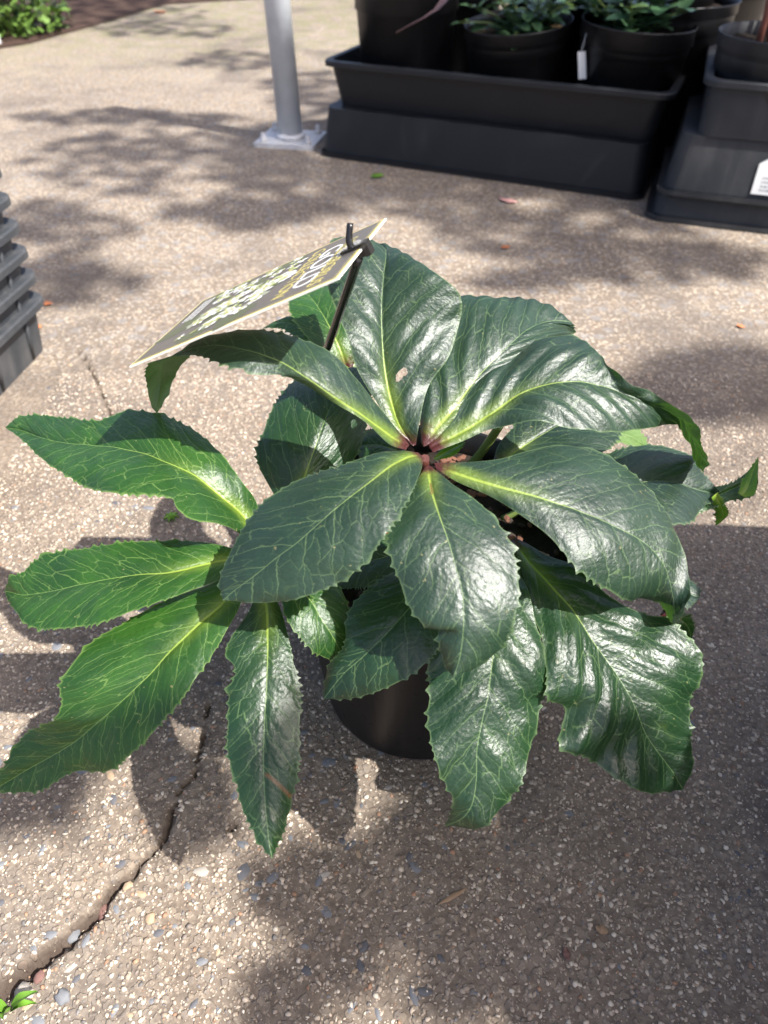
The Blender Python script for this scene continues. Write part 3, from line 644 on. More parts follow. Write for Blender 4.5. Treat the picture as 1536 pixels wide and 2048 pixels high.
card = obj('card', card_sheet(0, cw, 0, cl, -.0009, 0), CW, lab)
bd = .0022
obj('card_border', card_sheet(.0008, cw-.0008, .0008, cl-.0008, .0, .00012), CY, card)
obj('card_print', card_sheet(bd, cw-bd, bd, cl-bd, .00012, .00022), CD, card)
def flat_mesh(name, polys, mat, z):
    bm = bmesh.new()
    for k, pl in enumerate(polys):
        f = bm.faces.new([bm.verts.new((x, y, z+k*1e-6)) for x, y in pl])
    bm.transform(cM); bm.normal_update()
    return obj(name, bm, mat, card)
# thin inner frame lines
fr = []
for x0, x1, y0, y1 in ((bd+.0006, cw-bd-.0006, cl-bd-.001, cl-bd-.0007), (bd+.0006, cw-bd-.0006, bd+.0007, bd+.001), (bd+.0006, bd+.0009, bd, cl-bd), (cw-bd-.0009, cw-bd-.0006, bd, cl-bd)):
    fr.append([(x0, y0), (x1, y0), (x1, y1), (x0, y1)])
flat_mesh('frame_line', fr, CY, .00026)
def blob(cx, cy, rx, ry, rot=0, n=10, j=.15):
    return [(cx+rx*math.cos(t)*math.cos(rot)*(1+random.uniform(-j, j))-ry*math.sin(t)*math.sin(rot), cy+rx*math.cos(t)*math.sin(rot)+ry*math.sin(t)*math.cos(rot)*(1+random.uniform(-j, j))) for t in [2*math.pi*i/n for i in range(n)]]
random.seed(9)
leaves = [blob(random.uniform(.008, cw-.008), random.uniform(.012, cl*.62), random.uniform(.003, .007), random.uniform(.008, .014), random.uniform(-1, 1)) for _ in range(26)]
flat_mesh('printed_leaves', leaves, CGR, .00028)
pet = []; cen = []; lime = []; grey = []
for k in range(60):
    fx, fy = random.uniform(.008, cw-.012), cl*(.16+.47*random.random()**.8)
    if fx > cw*.78 and fy > cl*.4: continue
    rr = random.uniform(.0035, .0068); sq = random.uniform(.5, 1)
    for i in range(5):
        a_ = 2*math.pi*i/5+k
        (pet if random.random() < .72 else grey).append(blob(fx+rr*.6*math.cos(a_), fy+rr*.6*sq*math.sin(a_), rr*.6, rr*.42*sq, a_, 9, .2))
    cen.append(blob(fx, fy, rr*.22, rr*.22))
    for _ in range(2): lime.append(blob(fx+random.uniform(-1, 1)*rr, fy+random.uniform(-1, 1)*rr, rr*.45, rr*.16, random.uniform(0, 3)))
flat_mesh('printed_shaded_petals', grey, cmat('card_grey_print', (.38, .40, .30)), .00031)
flat_mesh('printed_petals', pet, CWH, .00034); flat_mesh('printed_shading', lime, CG, .0005); flat_mesh('printed_flower_centres', cen, CY, .00056)
def text(s_, x, y, size, mat, sx=1.0, bold=0):
    cu = bpy.data.curves.new('lettering', 'FONT'); cu.body = s_; cu.size = size; cu.align_x = 'CENTER'; cu.align_y = 'CENTER'; cu.extrude = .00003; cu.offset = bold
    o = bpy.data.objects.new('lettering', cu); COL.objects.link(o)
    bpy.context.view_layer.update()
    me = bpy.data.meshes.new_from_object(o.evaluated_get(bpy.context.evaluated_depsgraph_get()))
    bpy.data.objects.remove(o)
    me.transform(Matrix.Translation((x, y, .00032)) @ Matrix.Diagonal((sx, 1, 1, 1))); me.transform(cM); me.materials.clear()
    return obj('lettering', me, mat, card)
text('HELLEBORUS', cw*.56, cl*.875, .0115, CY, 1.0)
text('GOLD', cw*.52, cl*.795, .0195, CWH, 1.1)
text('COLLECTION', cw*.5, cl*.705, .0115, CY, 1.0)
text('White Single', cw*.3, cl*.06, .006, CWH, 1.0) if False else None
# round filigree emblem above the lettering
em = []
for r_ in (.0035, .0055, .0075, .0092):
    n_ = 28
    for i in range(n_):
        a0, a1 = 2*math.pi*i/n_, 2*math.pi*(i+.6)/n_
        em.append([(cw*.42+r_*math.cos(a0), cl*.915+r_*.62*math.sin(a0)), (cw*.42+(r_+.0013)*math.cos(a0), cl*.915+(r_+.0013)*.62*math.sin(a0)), (cw*.42+(r_+.0013)*math.cos(a1), cl*.915+(r_+.0013)*.62*math.sin(a1)), (cw*.42+r_*math.cos(a1), cl*.915+r_*.62*math.sin(a1))])
flat_mesh('emblem', em, CWH, .00028)
# small print near the foot of the card (unreadable strokes)
st_ = []
for r_ in range(3):
    x_ = .008
    while x_ < cw*.45:
        w_ = random.uniform(.0015, .004); st_.append([(x_, .008+r_*.0032), (x_+w_, .008+r_*.0032), (x_+w_+.0004, .0098+r_*.0032), (x_+.0004, .0098+r_*.0032)]); x_ += w_+.0009
flat_mesh('small_print', st_, CWH, .0004)
clipP = (CA[0]+CA[1])/2
clipP = clipP + (CA[1]-CA[0])*.02
s_top = clipP + Vector((0, -.002, 0)) - ex*.004
stake = obj('stake', tube([LB-LB-Vector((0, 0, .006)), P(640, 752, .262)-LB]+[P(659, 684, .305).lerp(s_top-cN*.003, k/6)-LB for k in range(7)], .0031, .0031, 6, 40, .75), M['blackpl'], lab)
def cbox(x0, x1, y0, y1, z0, z1, name):
    bm = bmesh.new(); box(bm, x0, x1, y0, y1, z0, z1); bmesh.ops.bevel(bm, geom=bm.edges[:], offset=.0003, segments=1); bm.transform(cM); return obj(name, bm, M['blackpl'], lab)
cx_ = cw*.52
cbox(cx_-.0028, cx_+.0028, cl-.007, cl+.0022, -.0042, -.0012, 'clip_jaw')
cbox(cx_-.0034, cx_+.0034, cl+.0006, cl+.0034, -.0046, .0022, 'clip_back')
cbox(cx_-.0016, cx_+.0016, cl-.012, cl+.0004, .0006, .0018, 'clip_tongue')
obj('clip_prong', tube([(cM @ Vector((cx_-.001, cl-.006, -.002))), (cM @ Vector((cx_-.001, cl-.006, .004))), (cM @ Vector((cx_-.001, cl-.006, .004)))+Vector((.0005, .003, .0085))], .0019, .0016, 6, 8), M['blackpl'], lab)

# ------------------------------------------------------------------ galvanised post
pb = P(583, 283); 
post = empty('steel_post', (pb.x, pb.y, 0)); tag(post, 'round galvanised steel post bolted down beside the black trays', 'post')
lean = Vector((-.028, .0, 1)).normalized()
bm = lathe([(.0285, .004), (.0285, .78)], 32); bm.transform(Vector((0, 0, 1)).rotation_difference(lean).to_matrix().to_4x4()); obj('tube', bm, M['galv'], post)
bm = lathe([(.031, .009), (.0365, .012), (.034, .018), (.0290, .021)], 32); obj('weld_collar', bm, M['whitewash'], post)
bm = bmesh.new(); box(bm, -.072, .072, -.062, .062, 0, .010); bmesh.ops.bevel(bm, geom=bm.edges[:], offset=.0012, segments=1)
bm.transform(Matrix.Rotation(R(-12), 4, 'Z')); obj('base_plate', bm, M['whitewash'], post)
for dx, dy in ((-.054, -.044), (.054, -.044), (.054, .044), (-.054, .044)):
    bm = lathe([(.009, .010), (.009, .016), (.0055, .0165), (.0055, .026), (.004, .028)], 6); bm.transform(Matrix.Translation((dx, dy, 0))); bm.transform(Matrix.Rotation(R(-12), 4, 'Z')); obj('bolt', bm, M['whitewash'], post)

# ------------------------------------------------------------------ nursery trays
def tray_parts(w_, d_, h, taper, mat, root, flip=False, rim=.012, ribs=0):
    """open tray: rim at h, floor at 0; flip turns it upside down on its rim"""
    t = .0022; W0, D0 = w_-2*taper, d_-2*taper; r = .025
    lo = [rrect(W0, D0, r, 0), rrect(w_-2*rim, d_-2*rim, r, h-.010), rrect(w_-2*rim, d_-2*rim, r, h-.004)]
    inn = [rrect(w_-2*rim-2*t, d_-2*rim-2*t, r-t, h-.004), rrect(W0-2*t, D0-2*t, r-t, .003)]
    bm = loft(lo+inn)
    o1 = obj('tray_wall', bm, mat, root)
    bm = loft([rrect(w_-2*rim-2*t, d_-2*rim-2*t, r, h-.004), rrect(w_-.003, d_-.003, r+rim*.5, h-.0035), rrect(w_, d_, r+rim*.5, h-.010), rrect(w_+.001, d_+.001, r+rim*.5, h-.010), rrect(w_+.001, d_+.001, r+rim*.5, h-.002), rrect(w_-.003, d_-.003, r+rim*.5, h), rrect(w_-2*rim-2*t, d_-2*rim-2*t, r, h)], False, False)
    n_ = 4*7
    bm.verts.ensure_lookup_table()
    for k in range(n_):   # close rim ring
        a0, a1 = bm.verts[k], bm.verts[(k+1) % n_]; b0, b1 = bm.verts[6*n_+k], bm.verts[6*n_+(k+1) % n_]
        bm.faces.new((b0, b1, a1, a0))
    o2 = obj('tray_rim', bm, mat, root)
    out = [o1, o2]
    if ribs:
        for s in (-1, 1):
            for k in range(ribs):
                yy = -d_/2+.06+(d_-.12)*k/(ribs-1)
                xb, xt = (W0/2)*s, (w_/2-rim)*s
                bm = tube([(xb, yy, .004), (xt+s*.0015, yy, h-.012)], .003, .003, 6); out.append(obj('rib', bm, mat, root))
    if flip:
        for o in out: o.rotation_euler = (math.pi, 0, 0); o.location = (0, 0, h)
    return root
ga, gb = P(635, 312), P(1283, 404)
dirx = (gb-ga).normalized(); ang = math.atan2(dirx.y, dirx.x); back = Vector((-dirx.y, dirx.x, 0)); wid = (gb-ga).length
TD = .50
ctr = (ga+gb)/2+back*(TD/2)
t1 = empty('nursery_tray', ctr, ang); tag(t1, 'upturned black tray lying on the ground under the long tray of pots', 'tray')
tray_parts(wid, TD, .098, .016, M['tray'], t1, True, .006)
t2 = empty('nursery_tray', ctr+Vector((0, 0, .0985))+dirx*.012+back*.012, ang); tag(t2, 'long upright black tray holding the three black pots', 'tray')
tray_parts(wid+.004, TD-.01, .088, .026, M['tray'], t2)
ra, rb_ = P(1287, 440), P(1536, 470); rdx = (rb_-ra).normalized(); ang2 = math.atan2(rdx.y, rdx.x); rback = Vector((-rdx.y, rdx.x, 0))
RW, RD = .62, .46
rc = ra+rdx*(RW/2)+rback*(RD/2)
t3 = empty('nursery_tray', rc, ang2); tag(t3, 'lowest upturned tray of the stack with the white sticker', 'tray'); tray_parts(RW, RD, .10, .03, M['greytray'], t3, True)
t4 = empty('nursery_tray', rc+Vector((0, 0, .046))+rdx*.006, ang2); tag(t4, 'dusty upturned grey tray carrying a white sticker', 'tray'); tray_parts(RW-.008, RD-.008, .10, .022, M['greytray'], t4, True)
t5 = empty('nursery_tray', rc+Vector((0, 0, .1465))+rdx*.02, ang2); tag(t5, 'upright dusty tray holding the pot of red stems', 'tray'); tray_parts(RW-.05, RD-.02, .088, .012, M['greytray'], t5)
# sticker on t4's sloping front
yf0, yf1 = -(RD-.008)/2+.012, -(RD-.008)/2+.022
def on_slope(u, x): # u 0..1 from rim up
    return Vector((x, yf0+(yf1-yf0)*u-.0012, .012+.086*u))
stk = empty('sticker_holder'); COL.objects.unlink(stk); bpy.data.objects.remove(stk)
# find x so the sticker starts at photo x about 1497
sx0 = -.146
bm = bmesh.new()
outl = [(sx0, .05), (sx0+.075, .05), (sx0+.075, .62), (sx0+.06, .74), (sx0+.037, .78), (sx0+.015, .74), (sx0, .62)]
vs = [bm.verts.new(on_slope(u, x)) for x, u in outl]; bm.faces.new(vs)
ext = bmesh.ops.extrude_face_region(bm, geom=bm.faces[:]); bmesh.ops.translate(bm, verts=[e for e in ext['geom'] if isinstance(e, bmesh.types.BMVert)], vec=(0, -.0006, 0.0002)); bmesh.ops.recalc_face_normals(bm, faces=bm.faces[:])
stick = obj('sticker', bm, M['white'], t4)
bm = bmesh.new()
for k, (u, a_, b_) in enumerate(((.60, .024, .052), (.50, .026, .05), (.36, .012, .064), (.28, .012, .06), (.2, .012, .064), (.13, .012, .05))):
    x = sx0+a_
    while x < sx0+b_:
        w_ = random.uniform(.002, .006); hh = .05 if k < 2 else .02
        vs = [bm.verts.new(on_slope(u_, x_)+Vector((0, -.0011, 0))) for x_, u_ in ((x, u), (x+w_, u), (x+w_, u+hh), (x, u+hh))]; bm.faces.new(vs); x += w_+.0016
obj('sticker_print', bm, cmat('sticker_ink', (.16, .18, .2)), stick)

# pots in the trays
def nursery_pot(name, loc, rt, rb, h, label, tilt=(0, 0), mat=None, soilmat='soil', soil_drop=.02, band=.02):
    o = empty(name, loc); o.rotation_euler = (tilt[0], tilt[1], random.random()*0)
    tag(o, label, 'plant pot')
    obj('pot_body', pot_mesh(rt, rb, h, h-soil_drop, .006, band), mat or M['pot'], o)
    obj('potting_mix', soil_disc(rt*.955, h-soil_drop, .004, rt*100), M[soilmat], o)
    return o
M['fert'] = plain('pot_soil_light', (.13, .09, .045), .9, 0, .7, 70, .6, .2)
FZ = .0985+.004
def tray_pt(fx, fy): return t2.location+dirx*(fx*wid)+back*fy+Vector((0, 0, .004))
p1 = nursery_pot('plant_pot', tray_pt(-.305, -.118), .108, .092, .225, 'tall black pot at the post end of the long tray', band=.055)
p2 = nursery_pot('plant_pot', tray_pt(.045, -.105), .108, .09, .162, 'black pot with a small leafed shrub and straw coloured mulch', (R(3), R(-5)), soilmat='fert')
p3 = nursery_pot('plant_pot', tray_pt(.345, -.105), .108, .09, .174, 'black pot with large pale edged leaves and a hanging white tag', (R(2), R(2)), band=.03)
for k, (fx, lab_) in enumerate(((-.27, 'shaded black pot behind the tall pot by the post'), (.06, 'shaded black pot behind the straw mulched pot'), (.36, 'shaded black pot behind the pot with the white tag'))):
    nursery_pot('plant_pot', tray_pt(fx, .125), .108, .09, .2, lab_)
p4 = nursery_pot('plant_pot', t5.location+rdx*(-.165)+rback*(-.105)+Vector((0, 0, .004)), .115, .098, .14, 'dusty grey black pot of bare reddish stems', mat=M['greytray'])

nursery_pot('plant_pot', (.56, 1.80, 0), .15, .12, .30, 'large black pot standing in the gap behind the two tray stacks')
nursery_pot('plant_pot', (.74, 2.10, 0), .16, .13, .32, 'large black pot farthest back behind the stack with the sticker')
# small shrubs in the pots
def small_leaf_mesh(l_, w_, fold=.25):
    bm = bmesh.new(); n_ = 7; rows = []
    for i in range(n_):
        t = i/(n_-1); ww = w_*math.sin(math.pi*min(1, t*.8+.06))**.8*(1 if i < n_-1 else .15); z = -.25*l_*t*t+.1*l_*t
        rows.append([bm.verts.new((-ww, t*l_, z+ww*fold)), bm.verts.new((-ww*.5, t*l_, z+ww*fold*.35)), bm.verts.new((0, t*l_, z)), bm.verts.new((ww*.5, t*l_, z+ww*fold*.35)), bm.verts.new((ww, t*l_, z+ww*fold))])
    for a_, b_ in zip(rows, rows[1:]):
        for k in range(4): bm.faces.new((a_[k], a_[k+1], b_[k+1], b_[k])).smooth = True
    me = bpy.data.meshes.new('leaf'); bm.to_mesh(me); bm.free(); return me
SL1 = plain('shrub_leaf', (.07, .14, .06), .32, 0, .35, 60); SL2 = plain('shrub_leaf_young', (.12, .2, .035), .35, 0, .35, 60); SL3 = plain('shrub_leaf_pale', (.06, .13, .06), .3, 0, .35, 60)
lm = [small_leaf_mesh(.030, .0085), small_leaf_mesh(.038, .012), small_leaf_mesh(.046, .015)]
for me_, mt in zip(lm, (SL1, SL1, SL3)): me_.materials.append(mt)
lmy = [me_.copy() for me_ in lm]
for me_ in lmy: me_.materials.clear(); me_.materials.append(SL2)
def shrub(name, pot_, h, label, n_sh, rad, lo, hi, sizes, yng, seed, lift=0.0):
    random.seed(seed)
    o = empty(name, pot_.location+Vector((0, 0, h))); tag(o, label, 'shrub')
    for s in range(n_sh):
        a_ = 2*math.pi*s/n_sh+random.uniform(-.3, .3); ln = random.uniform(lo, hi); lean_ = random.uniform(.2, 1.0)
        tip_ = Vector((math.cos(a_)*rad*lean_, math.sin(a_)*rad*lean_, ln))
        st0 = Vector((math.cos(a_)*.015, math.sin(a_)*.015, -.008))
        obj('stem', tube([st0, st0.lerp(tip_, .5)+Vector((0, 0, .01)), tip_], .0022, .0012, 5, 5), M['stalk'], o)
        for k in range(9):
            t = .3+.7*k/8; p = st0.lerp(tip_, t); az = a_+k*2.4; young = random.random() < yng and k > 5
            me_ = random.choice([sizes[0], sizes[1]]); me_ = (lmy if young else lm)[me_]
            lf = obj('leaf', me_, None, o); lf.location = p
            lf.rotation_euler = (random.uniform(-.5, .35)+.5*t, random.uniform(-.2, .2), az); s_ = random.uniform(.8, 1.25); lf.scale = (s_, s_, s_)
    return o
shrub('potted_shrub', p2, .146, 'dense shrub of many small dark green leaves in the straw mulched pot', 28, .14, -.03, .10, (0, 1), .14, 3)
shrub('potted_shrub', p3, .15, 'open shrub with broad pale edged leaves in the pot with the white tag', 16, .13, -.01, .13, (1, 2), .25, 8)
# strappy brown leaf reaching out of the tall pot, on a plant of its own
o = empty('strappy_plant', p2.location+Vector((-.10, .16, .19))); tag(o, 'plant with a long arching purplish strap leaf beside the tall pot', 'plant')
tg = P(792, 68, .262); tg2 = P(880, 15, .30)
base_ = Vector(o.location)
def strap(pts, wd, mat, parent, off):
    S_, _ = cr([tuple(Vector(p)-off) for p in pts], 16); bm = bmesh.new(); prev = None
    for i, p in enumerate(S_):
        t = i/15; d = Vector(S_[min(i+1, 15)])-Vector(S_[max(0, i-1)]); sd = d.cross(Vector((0, 0, 1))).normalized()*wd*(math.sin(math.pi*(t*.85+.12)))
        row = [bm.verts.new(Vector(p)-sd+Vector((0, 0, .003))), bm.verts.new(Vector(p)), bm.verts.new(Vector(p)+sd+Vector((0, 0, .003)))]
        if prev:
            for k in range(2): bm.faces.new((prev[k], prev[k+1], row[k+1], row[k])).smooth = True
        prev = row
    return obj('leaf', bm, mat, parent)
M['purple'] = plain('purple_strap_leaf', (.12, .07, .065), .4, 0, .4, 40)
strap([base_, (base_+tg2)/2+Vector((0, 0, .06)), tg2, tg], .011, M['purple'], o, base_)
for k in range(4):
    a_ = k*1.5+.4; strap([base_, base_+Vector((math.cos(a_)*.06, math.sin(a_)*.06, .14)), base_+Vector((math.cos(a_)*.17, math.sin(a_)*.17, .17))], .01, M['purple'], o, base_)
# bare red stems
random.seed(4)
o = empty('red_stemmed_plant', p4.location+Vector((0, 0, .118))); tag(o, 'clump of bare reddish stems in the dusty pot', 'plant')
for k in range(20):
    a_ = random.uniform(0, 6.28); r_ = random.uniform(.005, .08); b0 = Vector((math.cos(a_)*r_, math.sin(a_)*r_, -.008)); b1 = b0*1.0+Vector((math.cos(a_+.6)*random.uniform(.02, .1), math.sin(a_+.6)*random.uniform(.02, .1), random.uniform(.16, .3)))
    st__ = obj('stem', tube([b0, b0.lerp(b1, .5)+Vector((random.uniform(-.012, .012), random.uniform(-.012, .012), 0)), b1], random.uniform(.0035, .006), .002, 7, 8), M['redstalk'] if k % 4 else M['stalk'], o)
    lf = obj('leaf', lm[random.randint(0, 2)], None, o); lf.location = b1; lf.rotation_euler = (.3, 0, a_)
# white tags hanging on pots
def tagcard(px, py0, py1, y_, wd, label, pot_):
    def at_y(px, py, yy):
        a, b = (px-768)/FPX, (1024-py)/FPX; d = Vector((a, cp+b*sp, -sp+b*cp)); t = yy/d.y; return Vector((0, 0, H))+d*t
    a_, b_ = at_y(px, py0, y_), at_y(px+2, py1, y_-.004)
    o = empty('plant_tag', b_); tag(o, label, 'plant tag')
    bm = bmesh.new(); d = (b_-a_); s = Vector((1, .35, 0)).normalized()*wd
    n_ = d.cross(s).normalized()*.0004
    q = [a_-s-b_, a_+s-b_, b_+s-b_, b_-s-b_]
    v = [bm.verts.new(x+n_) for x in q]+[bm.verts.new(x-n_) for x in q]
    for f in ((0, 1, 2, 3), (7, 6, 5, 4), (0, 4, 5, 1), (1, 5, 6, 2), (2, 6, 7, 3), (3, 7, 4, 0)): bm.faces.new([v[i] for i in f])
    obj('tag_card', bm, M['white'], o)
    obj('tag_strap', tube([a_-b_, a_-b_+Vector((.003, .004, .015)), a_-b_+Vector((.006, .010, .028))], .0005, .0005, 5, 6), M['white'], o)
    return o
yt = (p3.location.y)
tagcard(1163, 103, 158, yt-.045, .0085, 'narrow white tag hanging on the side of a black tray pot', p3)

# ------------------------------------------------------------------ crate stack at the left edge, and an unseen one added on the right to cast shade
def crate_stack(loc, n_, w_, d_, step, h, labels, group, rz=0):
    first = None
    for k in range(n_):
        if first is None:
            o = empty('nursery_crate', loc, rz); tray_parts(w_, d_, h, .016, M['crate'], o, False, .010, 7); first = o
        else:
            o = copy_tree(first); o.location = Vector(loc)+Vector((0, 0, step*k))
        tag(o, labels(k), 'crate', group)
lc = P(72, 690)
names = ['lowest', 'second lowest', 'third from the ground', 'fourth from the ground', 'fifth from the ground', 'topmost']
LW, LD = .40, .60
crate_stack((lc.x-LW/2-.003, lc.y-LD/2+.045, 0), 6, LW, LD, .033, .074, lambda k: names[k]+' grey plastic crate of the nested stack by the orange leaf', 'nested grey crates by the orange leaf', R(-8))
names2 = ['lowest', 'second lowest', 'third from the ground', 'fourth from the ground', 'fifth from the ground', 'sixth from the ground', 'seventh from the ground', 'topmost']
crate_stack((.655, .04, 0), 8, .52, .66, .055, .12, lambda k: names2[k]+' crate of the unseen stack added to shade the concrete', 'unseen crate stack added for shade', R(-4))

# ------------------------------------------------------------------ garden bed and leafy shrub at the far left
bm = bmesh.new()
bl = [P(-60, 108), P(60, 88), P(180, 55), P(330, 10)]
far = [Vector((1.2, 4.9, 0)), Vector((1.2, 7, 0)), Vector((-4, 7, 0)), Vector((-4, 3.2, 0))]
v = [bm.verts.new((p.x, p.y, .004)) for p in bl+far]; bm.faces.new(v)
tag(obj('garden_bed', bm, M['mulch']), 'dark mulch bed along the far edge of the concrete', kind='structure')
def bush(px, py, rad, h, n_, label, seed):
    random.seed(seed); b0 = P(px, py); o = empty('garden_shrub', (b0.x, b0.y, 0)); tag(o, label, 'shrub')
    for k in range(7):
        a_ = k*.9; obj('stem', tube([(0, 0, -.01), (math.cos(a_)*rad*.3, math.sin(a_)*rad*.3, h*.4), (math.cos(a_)*rad*.7, math.sin(a_)*rad*.7, h*.85)], .006, .002, 5, 6), M['treebark'], o)
    V = []; F_ = []
    for k in range(n_):
        th = random.uniform(0, 6.28); ph = math.acos(random.uniform(-.2, 1)); rr = random.uniform(.45, 1)**.5
        c = Vector((math.cos(th)*math.sin(ph)*rad*rr, math.sin(th)*math.sin(ph)*rad*rr, .02+h*random.random()**1.6)); c += Vector([random.uniform(-.03, .03) for _ in range(3)])
        l_ = random.uniform(.03, .055); q = Vector((random.uniform(-1, 1), random.uniform(-1, 1), random.uniform(-.3, .8))).normalized(); sd = q.cross(Vector((random.uniform(-.4, .4), random.uniform(-.4, .4), 1))).normalized()
        i = len(V); V += [c-q*l_*.5, c+sd*l_*.3+q*.05*l_, c+q*l_*.5, c-sd*l_*.3+q*.05*l_]; F_.append((i, i+1, i+2, i+3))
    me = bpy.data.meshes.new('foliage'); me.from_pydata([tuple(x) for x in V], [], F_); obj('foliage', me, M['bushleaf'], o)
M['bushleaf'] = plain('bush_leaf', (.09, .16, .03), .4, 0, .5, 14)
bush(20, 62, .24, .42, 1500, 'leafy green shrub spilling over the far garden bed', 3)
bush(-120, 70, .3, .5, 1500, 'green shrub beside the white tag at the garden bed', 6)
g_ = P(2, 108); o = empty('bed_marker', (g_.x, g_.y, 0)); tag(o, 'pale blue white marker card standing at the garden bed', 'marker')
bm = bmesh.new(); box(bm, -.05, .012, -.001, .001, .03, .11); obj('marker_card', bm, M['white'], o)
bm = bmesh.new(); box(bm, -.022, -.016, .001, .003, -.02, .09); obj('marker_stake', bm, M['white'], o)

# ------------------------------------------------------------------ litter and weeds
def scrap(px, py, l_, w_, mat, name, label, cat, rz, curl=.3, n_=8):
    g_ = P(px, py); bm = bmesh.new(); rows = []
    for i in range(n_):
        t = i/(n_-1); ww = w_*math.sin(math.pi*(t*.9+.05)); z = .0015+curl*l_*(t-.5)**2+.0006*math.sin(i*2.1)
        rows.append([bm.verts.new((-ww, (t-.5)*l_, z+abs(ww)*.35)), bm.verts.new((0, (t-.5)*l_, z)), bm.verts.new((ww, (t-.5)*l_, z+abs(ww)*.3))])
    for a_, b_ in zip(rows, rows[1:]):
        for k in range(2): bm.faces.new((a_[k], a_[k+1], b_[k+1], b_[k])).smooth = True
    ext = bmesh.ops.extrude_face_region(bm, geom=bm.faces[:]); bmesh.ops.translate(bm, verts=[e for e in ext['geom'] if isinstance(e, bmesh.types.BMVert)], vec=(0, 0, -.0006)); bmesh.ops.recalc_face_normals(bm, faces=bm.faces[:])
    o = obj(name, bm, M[mat]); o.location = (g_.x, g_.y, .0003); o.rotation_euler = (0, 0, rz); tag(o, label, cat); return o
scrap(1015, 405, .04, .010, 'pink', 'fallen_petal', 'pink petal lying on the ground before the long tray', 'petal', .9)
scrap(92, 610, .022, .006, 'orange', 'fallen_leaf', 'orange leaf scrap at the corner of the grey crate stack', 'leaf', 1.4)
scrap(76, 657, .014, .006, 'orange', 'fallen_leaf', 'small rust leaf scrap touching the lowest grey crate', 'leaf', .4)
scrap(320, 26, .07, .014, 'orange', 'fallen_leaf', 'orange leaf by the mulch bed', 'leaf', 1.1)
scrap(1010, 497, .018, .006, 'orange', 'fallen_leaf', 'orange brown leaf scrap behind the plant', 'leaf', 1.9)
scrap(1480, 655, .012, .004, 'orange', 'fallen_leaf', 'tiny orange scrap beside the round shadow', 'leaf', .7)
scrap(755, 355, .03, .012, 'weed', 'fallen_leaf', 'small green leaf at the foot of the long tray', 'leaf', 2.2)
scrap(490, 1440, .012, .002, 'orange', 'fallen_leaf', 'thin orange scrap beside the crack end', 'leaf', .2)
scrap(1132, 1910, .008, .0025, 'brick', 'fallen_leaf', 'small dark red scrap on the shaded concrete', 'leaf', .1)
scrap(1202, 1862, .008, .003, 'dryleaf', 'fallen_leaf', 'small brown scrap on the shaded concrete', 'leaf', 1.2)
scrap(905, 1795, .022, .0016, 'dryleaf', 'fallen_twig', 'thin dry twig scrap on the shaded concrete', 'twig', -1.1, .05)
g_ = P(14, 2018); o = empty('weed_sprout', (g_.x, g_.y, -.008)); tag(o, 'green weed sprout growing from the wide end of the crack', 'weed')
for tx, ty, tz, wd in ((76, 1985, .02, .0032), (74, 2008, .012, .0028), (8, 2040, .012, .003), (-25, 2000, .02, .003)):
    tp = P(tx, ty, tz)-Vector(o.location); b0 = Vector((0, 0, .002)); strap([b0, b0.lerp(tp, .5)+Vector((0, 0, .006)), tp], wd, M['weed'], o, Vector((0, 0, 0)))
g_ = P(345, 1042); o = empty('weed_sprout', (g_.x, g_.y, 0)); tag(o, 'tiny weed rosette on the concrete behind the plant', 'weed')
for k in range(7):
    a_ = k*.9; tp = Vector((math.cos(a_)*.008, math.sin(a_)*.008, .004)); strap([(0, 0, 0), tp*.5+Vector((0, 0, .003)), tp], .0016, M['weed'], o, Vector((0, 0, 0)))

# ------------------------------------------------------------------ unseen tree, added with its leaves placed to dapple the ground
random.seed(12)
tree = empty('unseen_shade_tree', (4.4, .1, 0)); tag(tree, 'unseen leafy tree added to shade the concrete', 'tree')
TB = Vector(tree.location)
obj('trunk', tube([(0, 0, -.05), (.05, 0, .8), (-.05, .05, 2.2), (-.3, .1, 4.0)], .13, .06, 12, 14), M['treebark'], tree)
LV = []; LF = []
def spray(c, r, n_):
    for _ in range(n_):
        q = Vector((random.gauss(0, .5), random.gauss(0, .5), random.gauss(0, .35)))*r
        p = c+q; l_ = random.uniform(.05, .085); d = Vector((random.uniform(-1, 1), random.uniform(-1, 1), random.uniform(-.4, .2))).normalized(); s = d.cross(SUN).normalized()*l_*.27
        i = len(LV); LV.extend([p-d*l_*.5, p+s, p+d*l_*.5, p-s]); LF.append((i, i+1, i+2, i+3))
tops = []
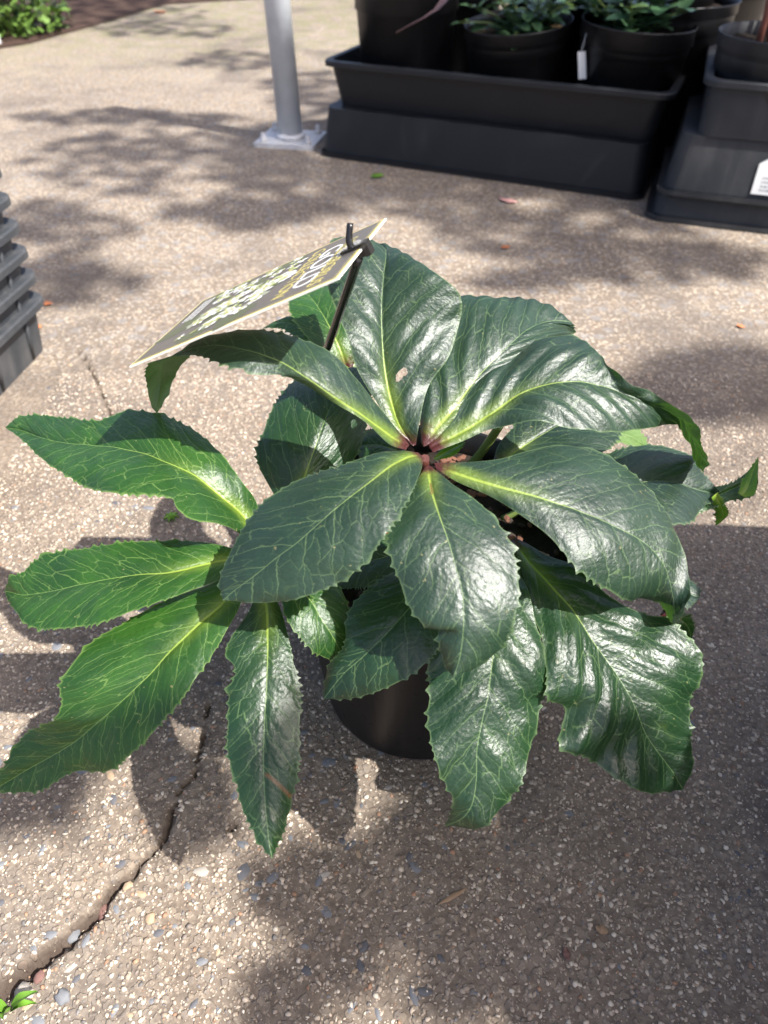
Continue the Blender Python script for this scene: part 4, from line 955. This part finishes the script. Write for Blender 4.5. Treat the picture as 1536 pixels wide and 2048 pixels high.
def shade(px, py, rx, ry, n_, zc=4.2):
    """foliage whose shadow covers the ground around a spot"""
    g0 = P(px, py); ax = P(px+rx, py)-g0; ay = P(px, py-ry)-g0
    for _ in range(n_):
        a_ = random.uniform(0, 6.28); r_ = math.sqrt(random.random()); g = g0+ax*(r_*math.cos(a_))+ay*(r_*math.sin(a_))
        t = (zc+random.uniform(-.35, .35))/SUN.z
        p = g+SUN*t; l_ = random.uniform(.055, .1); d = Vector((random.uniform(-1, 1), random.uniform(-1, 1), random.uniform(-.4, .2))).normalized(); s = d.cross(SUN).normalized()*l_*.27
        i = len(LV); LV.extend([q-TB for q in (p-d*l_*.5, p+s, p+d*l_*.5, p-s)]); LF.append((i, i+1, i+2, i+3))
    tops.append(g0+SUN*(zc/SUN.z)-TB)
SH = [(1430, 760, 180, 70, 90), (1120, 470, 260, 45, 90), (300, 320, 260, 60, 130), (140, 560, 150, 40, 40), (560, 360, 160, 50, 80), (470, 120, 110, 20, 60), (950, 400, 330, 40, 120), (250, 235, 240, 15, 60), (640, 180, 120, 40, 90),
      (200, 20, 220, 30, 200), (120, 450, 140, 50, 60), (480, 430, 160, 30, 60), (1300, 520, 260, 40, 70), (820, 330, 160, 30, 60), (330, 60, 140, 18, 60), (1050, 560, 90, 25, 20),
      # smaller, lower sprays placed to shade the near ground
      (395, 1610, 50, 80, 11, 2.0), (575, 1775, 60, 28, 8, 2.0), (690, 1830, 45, 110, 20, 2.0), (560, 2005, 50, 36, 7, 2.0), (70, 1590, 110, 34, 9, 2.0),
      (870, 1640, 60, 80, 18, 2.3), (905, 1760, 55, 110, 30, 2.3), (930, 1930, 40, 60, 12, 2.3)]
for s_ in SH: shade(*s_)
def shade_at(x, y, z, rx, ry, n_):
    global P
    q = Vector((x, y, z))-SUN*(z/SUN.z); keepP = P
    P = lambda px, py, z=0.0: Vector((q.x+(px-0)*rx, q.y-(py-0)*ry, 0)); shade(0, 0, 1, 1, n_); P = keepP
shade_at(.35, 1.85, .15, .62, .36, 620)  # dense leaves added to darken the tray stacks
for _ in range(46):      # the rest of the crown, over ground out of the picture
    spray(Vector((random.uniform(-1.3, 1.4), random.uniform(-1.5, 2.6), random.uniform(2.2, 3.4))), .45, 40) if False else None
me = bpy.data.meshes.new('crown'); me.from_pydata([tuple(x) for x in LV], [], LF); obj('crown', me, M['treeleaf'], tree)
for tp in tops:
    if tp.length < 6: obj('branch', tube([(-.2, .08, 3.4), Vector((-.2, .08, 3.4)).lerp(tp, .5)+Vector((0, 0, .12)), tp], .005, .0015, 6, 8), M['treebark'], tree)
